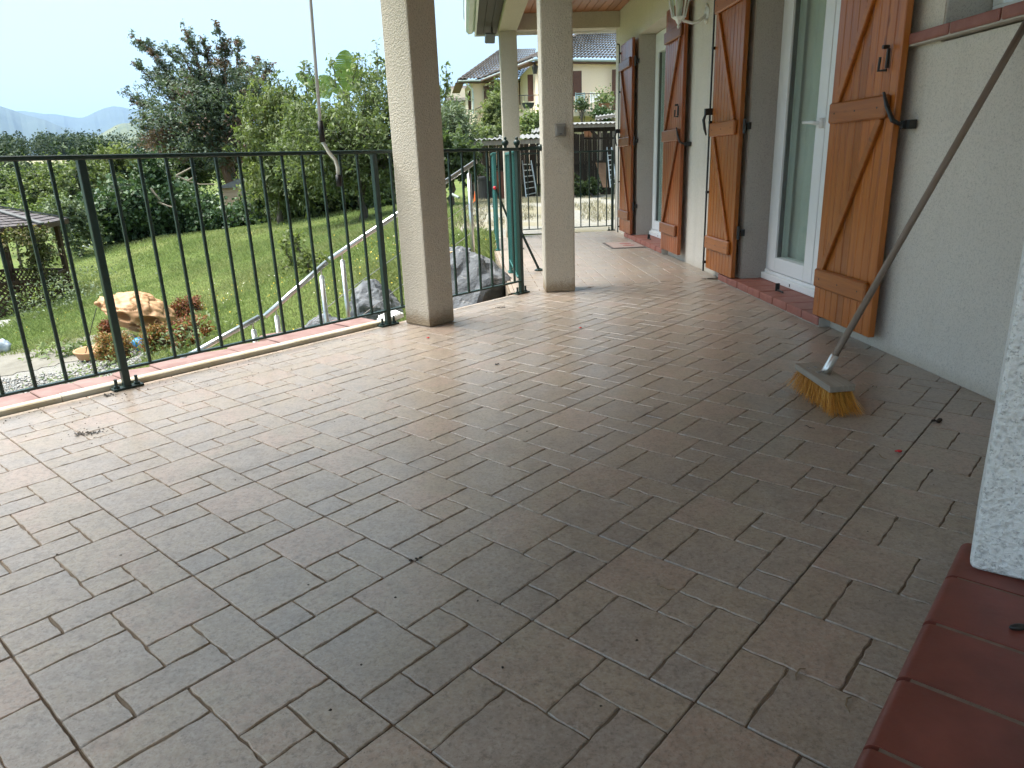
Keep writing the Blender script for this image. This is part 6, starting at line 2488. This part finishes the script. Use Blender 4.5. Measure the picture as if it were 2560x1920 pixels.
p.z = gz(p.x, p.y)
tag(MB().lathe(p, [(.10, 0), (.10, .02), (.07, .02), (.015, .34)], 14).build('traffic_cone', pmat('orange_plastic', (.62, .12, .02), None, 6, .5)), 'small orange cone at the foot of the lean-to post', 'cone')
m = MB()
m.tube([A3(85, 1530, 16), A3(150, 1562, 15.6)], .028, 10)
tag(m.build('drain_pipe', pmat('grey_pipe', (.20, .23, .21), None, 5, .6)), 'short pale pipe lying in the grass behind the handrail', 'pipe')

# ================================================================== neighbour's house
M_CREAM = pmat('cream_house_render', (.84, .67, .51), (.87, .72, .57), .7, .9, .2, 30, .01)
M_SHADE = pmat('shaded_beige_render', (.62, .52, .40), (.68, .58, .46), .7, .9)  # cream darkened to paint in the shade below the balcony; slab uses it too
M_BROWN = pmat('brown_roller_shutter', (.075, .028, .016), (.095, .038, .022), 3, .6)
M_ROOF = pmat('weathered_roof_tile', (.065, .057, .052), (.13, .115, .105), 1.6, .95, detail=8, spec=.1)
nh = thing('neighbour_house', 'cream two-storey house with grey tiled roof and long balcony beyond the yard', 'house', A3(900, 1000, 38))


def vwall(p0, p1, z0, z1, th, mat, name='wall'):
    p0, p1 = Vector((p0.x, p0.y, 0)), Vector((p1.x, p1.y, 0))
    X = (p1 - p0).normalized()
    Y = ZZ.cross(X)
    c = (p0 + p1) / 2 + Y * th / 2 + ZZ * (z0 + z1) / 2
    return MB().box(c, ((p1 - p0).length, th, z1 - z0), (X, Y, ZZ)).build(name, mat, nh)


def tiled_roof(e0, e1_, r1, r0, name='roof'):
    """eave e0->e1, ridge r0->r1: courses of half-round tiles"""
    e0, e1_, r0, r1 = map(Vector, (e0, e1_, r0, r1))
    nc = int((e1_ - e0).length / .21)
    nr = int(((r0 + r1) / 2 - (e0 + e1_) / 2).length / .34)
    nrm = (e1_ - e0).cross(r0 - e0).normalized()
    if nrm.z < 0:
        nrm = -nrm
    m_ = nc * 6
    V, F = [], []
    rs = random.Random(3)
    for j in range(nr):
        for e_ in (0, 1):
            f = (j + (0 if e_ == 0 else 1.08)) / nr
            f = min(f, 1)
            L, R_ = e0.lerp(r0, f), e1_.lerp(r1, f)
            for i in range(m_ + 1):
                u = i / m_
                ph = (i % 6) / 6
                hgt = .075 * abs(math.sin(math.pi * (i / 6))) ** .7 + (.035 if e_ == 0 else 0)
                V.append(tuple(L.lerp(R_, u) + nrm * hgt))
    for j in range(nr):
        b = j * 2 * (m_ + 1)
        for i in range(m_):
            F.append((b + i, b + i + 1, b + (m_ + 1) + i + 1, b + (m_ + 1) + i))
    o = mobj(name, fast_mesh(name, np.array(V), np.array(F)), M_ROOF, nh)
    o['kind'] = 'stuff'
    return o


ZE = A3(1100, 470, 38).z
# main block
mA, mB_ = A3(772, 700, 37.6), A3(1900, 700, 40.5)
gH = 0.1
fzb = A3(1100, 885, 37).z
vwall(mA, mB_, fzb, ZE + .05, .3, M_CREAM)
vwall(mA, mB_, -.5, fzb - .001, .3, M_SHADE)
sA_, sB_ = A3(628, 700, 45.5), mA
vwall(sA_, sB_, -.5, ZE + .05, .3, M_CREAM)
# wing
wA, wB_ = A3(265, 800, 45.0), A3(640, 800, 45.6)
ZW = A3(350, 628, 44.6).z
vwall(wA, wB_, -.5, ZW + .03, .3, M_CREAM)
wC = A3(200, 800, 50)
vwall(wC, wA, -.5, ZW + .03, .3, M_CREAM)
# roofs
ex = Vector((0, -.55, 0))
eL, eR = A3(735, 480, 37.0), A3(1950, 470, 40)
eL.z = eR.z = ZE
rL, rR = A3(1010, 130, 43.5), A3(1950, 130, 46)
zr = ZE + 3.1
rL = Vector((eL.x + 5.6, eL.y + 6.2, zr))
rR = Vector((eR.x, eR.y + 6.4, zr))
tiled_roof(eL, eR, rR, rL)
eB = Vector((eL.x - 3.1, eL.y + 9.0, ZE))
tiled_roof(eB, eL, rL, Vector((rL.x - .3, rL.y + 3, zr)))
wl, wr = A3(150, 640, 44.3), A3(700, 618, 45.0)
wl.z = wr.z = ZW
zr2 = ZW + 2.15
wrl, wrr = Vector((A3(480, 450, 49).x, 49.2, zr2)), Vector((A3(760, 455, 49).x, 49.4, zr2))
tiled_roof(wl, wr, wrr, wrl)
tiled_roof(Vector((wl.x - .6, wl.y + 6, ZW)), wl, wrl, wrl + Vector((-.02, .02, 0)))
# eaves: soffit boards and gutters
M_GUT2 = pmat('grey_green_gutter', (.25, .29, .27), None, 4, .5)
M_EAVE = pmat('brown_eave', (.07, .035, .022), (.10, .055, .035), 4, .8)
for a_, b_ in ((eL, eR), (eB, eL), (wl, wr), (Vector((wl.x - .6, wl.y + 6, ZW)), wl)):
    MB().bar(a_ - ZZ * .14 + Vector((.02, .25, 0)), b_ - ZZ * .14 + Vector((.02, .25, 0)), .5, .05).build('soffit', M_EAVE, nh)
    MB().tube([a_ - ZZ * .06, b_ - ZZ * .06], .055, 8).build('gutter', M_GUT2, nh, smooth=True)
m = MB()
m.tube([A3(205, 640, 44.4), A3(215, 670, 44.6), A3(255, 705, 44.8), A3(262, 760, 44.8), A3(262, 900, 44.8)], .06, 8)
m.build('downpipe', M_GUTTER, nh)


def window(x0, x1, y0, y1, Y, n=14, frame=True, name='roller_shutter'):
    a_, b_ = A3(x0, y0, Y), A3(x1, y1, Y)
    w_ = b_.x - a_.x
    h_ = a_.z - b_.z
    o = MB().box(((a_.x + b_.x) / 2, Y - .02, (a_.z + b_.z) / 2), (w_ + .12, .05, h_ + .12)).build('window', M_BROWN, nh)
    m_ = MB()
    for k in range(n):
        m_.box(((a_.x + b_.x) / 2, Y - .055, b_.z + (k + .5) * h_ / n), (w_, .03, h_ / n * .82))
    m_.build(name, M_BROWN, o)


window(1052, 1110, 572, 748, 37.85)
window(1368, 1400, 560, 860, 38.65)
window(352, 478, 690, 800, 44.95, 10)
window(700, 730, 600, 790, 38.6, 14)
window(630, 646, 640, 820, 45.2)
window(226, 246, 728, 860, 46.5)
# balcony
Yb_ = 36.0
b0, b1_ = A3(600, 880, Yb_), A3(1500, 878, Yb_ + .7)
zb = A3(1000, 882, Yb_).z
m = MB()
m.prism([Vector((b0.x, b0.y, 0)), Vector((b1_.x, b1_.y, 0)), Vector((b1_.x, b1_.y + 3, 0)), Vector((b0.x, b0.y + 3, 0))], zb - .2, zb)
m.build('balcony_slab', M_SHADE, nh)
rl_ = thing('balcony_railing', "thin dark iron railing along the neighbour's balcony", 'railing', Vector((b0.x, b0.y, zb)))
ztp = A3(1000, 740, Yb_).z
MB().bar(Vector((b0.x, b0.y, ztp)), Vector((b1_.x, b1_.y, ztp)), .05, .03).build('top_rail', M_BLACK, rl_)
MB().bar(Vector((b0.x, b0.y, zb + .1)), Vector((b1_.x, b1_.y, zb + .1)), .03, .02).build('bottom_rail', M_BLACK, rl_)
L = (b1_ - b0).length
nn = int(L / .145)
me = MB().box((0, 0, 0), (.014, .014, ztp - zb - .1)).mesh('baluster')
me.materials.append(M_BLACK)
for k in range(nn):
    o = bpy.data.objects.new('baluster', me)
    put(o, rl_)
    o.matrix_basis = Matrix.Translation(b0.lerp(b1_, k / nn).to_2d().to_3d() + ZZ * ((ztp + zb + .1) / 2))
# stair railing on the wing
sr_ = thing('stair_railing', "dark iron stair railing climbing the neighbour's wing", 'railing', A3(300, 900, 43.5))
m = MB()
pA, pB = A3(280, 865, 43.5), A3(420, 790, 43)
for k in range(12):
    q = pA.lerp(pB, k / 11)
    m.bar(q, q - ZZ * .9, .016, .016)
m.bar(pA, pB, .03, .03)
m.bar(A3(195, 868, 44.2), A3(262, 866, 44), .03, .03)
for k in range(6):
    q = A3(195, 868, 44.2).lerp(A3(262, 866, 44), k / 5)
    m.bar(q, q - ZZ * .9, .016, .016)
m.build('bars', M_BLACK, sr_)['kind'] = 'stuff'
# lantern under the eave
lnp = A3(750, 530, 37.2)
ln_ = thing('house_lantern', "iron lantern hanging at the corner of the neighbour's eave", 'lantern', lnp)
m = MB()
m.tube([lnp + ZZ * .05, lnp + ZZ * .3], .012, 5)
m.lathe(lnp - ZZ * .3, [(.09, 0), (.15, .3), (.18, .31), (.05, .42)], 6)
m.build('cage', M_BLACK, ln_)


# balcony things
def chair(label, px_, mat, Y=36.9):
    p = A3(px_, 850, Y)
    p.z = zb
    c_ = thing('garden_chair', label, 'chair', p, 'plastic chairs on the balcony')
    MB().box(p + ZZ * .42, (.48, .45, .04)).build('seat', mat, c_, .01)
    for k in range(5):
        MB().box(p + Vector((0, .22, .50 + k * .09)), (.46, .03, .06)).build('back_slat', mat, c_)
    for sx in (-1, 1):
        for sy in (-1, 1):
            MB().bar(p + Vector((sx * .21, sy * .19, 0)), p + Vector((sx * .21, sy * .19, .42 if sy < 0 else .92)), .04, .04).build('leg', mat, c_)


chair("white slatted garden chair on the neighbour's balcony", 1228, M_WHITEP)
chair("pale blue-green garden chair on the neighbour's balcony, left of the white one", 1110, pmat('pale_teal_plastic', (.30, .42, .42), None, 5, .5))
for (px_, py_, lab, s_) in ((697, 835, 'dark hanging flower box on the balcony railing', .3), (1300, 840, 'brown planter on the balcony below the climbing plant', .28)):
    p = A3(px_, py_, Yb_ - .1)
    tag(MB().lathe(p - ZZ * .12, [(s_ * .7, 0), (s_, .22), (s_ * 1.05, .24)], 12).build('planter', pmat('planter_%d' % px_, (.03, .035, .035) if px_ < 900 else (.28, .13, .07), None, 5, .7)), lab, 'planter')
shrub('balcony_plant', "leafy climbing plant over the neighbour's balcony railing", 'plant', *z3(1300, 785), 36.2, 20, 18, L_WEED, 121, nper=24, crad=.22, ls=.11, core=None, nclump=26)
shrub('balcony_plant', "small green plant in front of the chairs on the neighbour's balcony", 'plant', *z3(1125, 825), 36.1, 14, 10, L_DARK, 122, nper=40, crad=.15, ls=.1, core=None, nclump=16)
shrub('ivy_swag', 'ivy hanging below the balcony edge at right', 'ivy', *z3(1310, 905), 35.6, 24, 9, L_IVY, 123, nper=60, crad=.2, ls=.12, core=None, nclump=22)
shrub('bamboo_bush', 'feathery light green bush beside the far pillar, in front of the house wing', 'bush', *z3(420, 960), 30, 17, 55, L_YELLOW, 124, nper=120, crad=.2, ls=.14, core=.5, aspect=.25, nclump=80)
shrub('climbing_bush', 'darker shrub just right of the light bush, behind the far pillar', 'bush', *z3(470, 860), 33, 14, 50, L_CHERRY, 125, nper=80, crad=.22, ls=.13, core=.5, nclump=40)
shrub('laurel_bush', 'bright green bush between far pillar and second pillar', 'bush', *z3(730, 1010), 27.5, 27, 24, L_WEED, 126, nper=90, crad=.18, ls=.1, core=.6, nclump=50)
shrub('butterfly_bush', 'grey-green flowering bush right of the big pillar', 'bush', *z3(60, 1010), 18, 55, 55, L_GREYG, 127, nper=90, crad=.16, ls=.09, core=.55, nclump=120, aspect=.3)
shrub('rose_bush', 'dark green bush filling the corner left of the lean-to', 'bush', *z3(90, 1260), 17, 58, 48, L_DARK, 128, nper=110, crad=.16, ls=.09, core=.7, nclump=110)
shrub('hedge_bush', 'mid green bush growing on the left end of the lean-to roof', 'bush', *z3(330, 1075), 24.5, 40, 14, L_CHERRY, 129, nper=70, crad=.16, ls=.1, core=.5, nclump=40)
shrub('weedy_fringe', 'weeds growing along the fence foot at right', 'weeds', *z3(1180, 1490), 25.6, 60, 14, L_DARK, 130, nper=80, crad=.14, ls=.09, core=.4, nclump=40)
# second house far left of it
h2 = thing('far_house', 'small far house with brown roof half hidden by leaves, left of the wing', 'house', A3(140, 830, 62))
p0, p1 = A3(70, 830, 62), A3(205, 830, 62)
MB().box(((p0.x + p1.x) / 2, 64, A3(140, 850, 62).z), (p1.x - p0.x, 3, 3.0)).build('wall', M_CREAM, h2)
ze = A3(140, 795, 62).z
m = MB()
m.add([(p0.x - .3, 61.8, ze), (p1.x + .3, 61.8, ze), (p1.x + .3, 66, ze + 1.5), (p0.x - .3, 66, ze + 1.5), (p0.x - .3, 61.8, ze - .15), (p1.x + .3, 61.8, ze - .15)], [(0, 1, 2, 3), (0, 4, 5, 1)])
m.build('roof', M_ROOF, h2)

# ================================================================== air
t = NT('pale_haze')
pv = t.n('VolumePrincipled')
pv.inputs['Color'].default_value = (.40, .60, .95, 1)
pv.inputs['Density'].default_value = 0.6e-4
pv.inputs['Anisotropy'].default_value = 0.2
t.t.links.new(pv.outputs[0], t.out.inputs['Volume'])
hz = MB().box((0, 4000, 950), (52000, 44000, 2100)).build('haze', t.m)
tag(hz, 'pale summer haze filling the valley air', 'haze', kind='stuff')
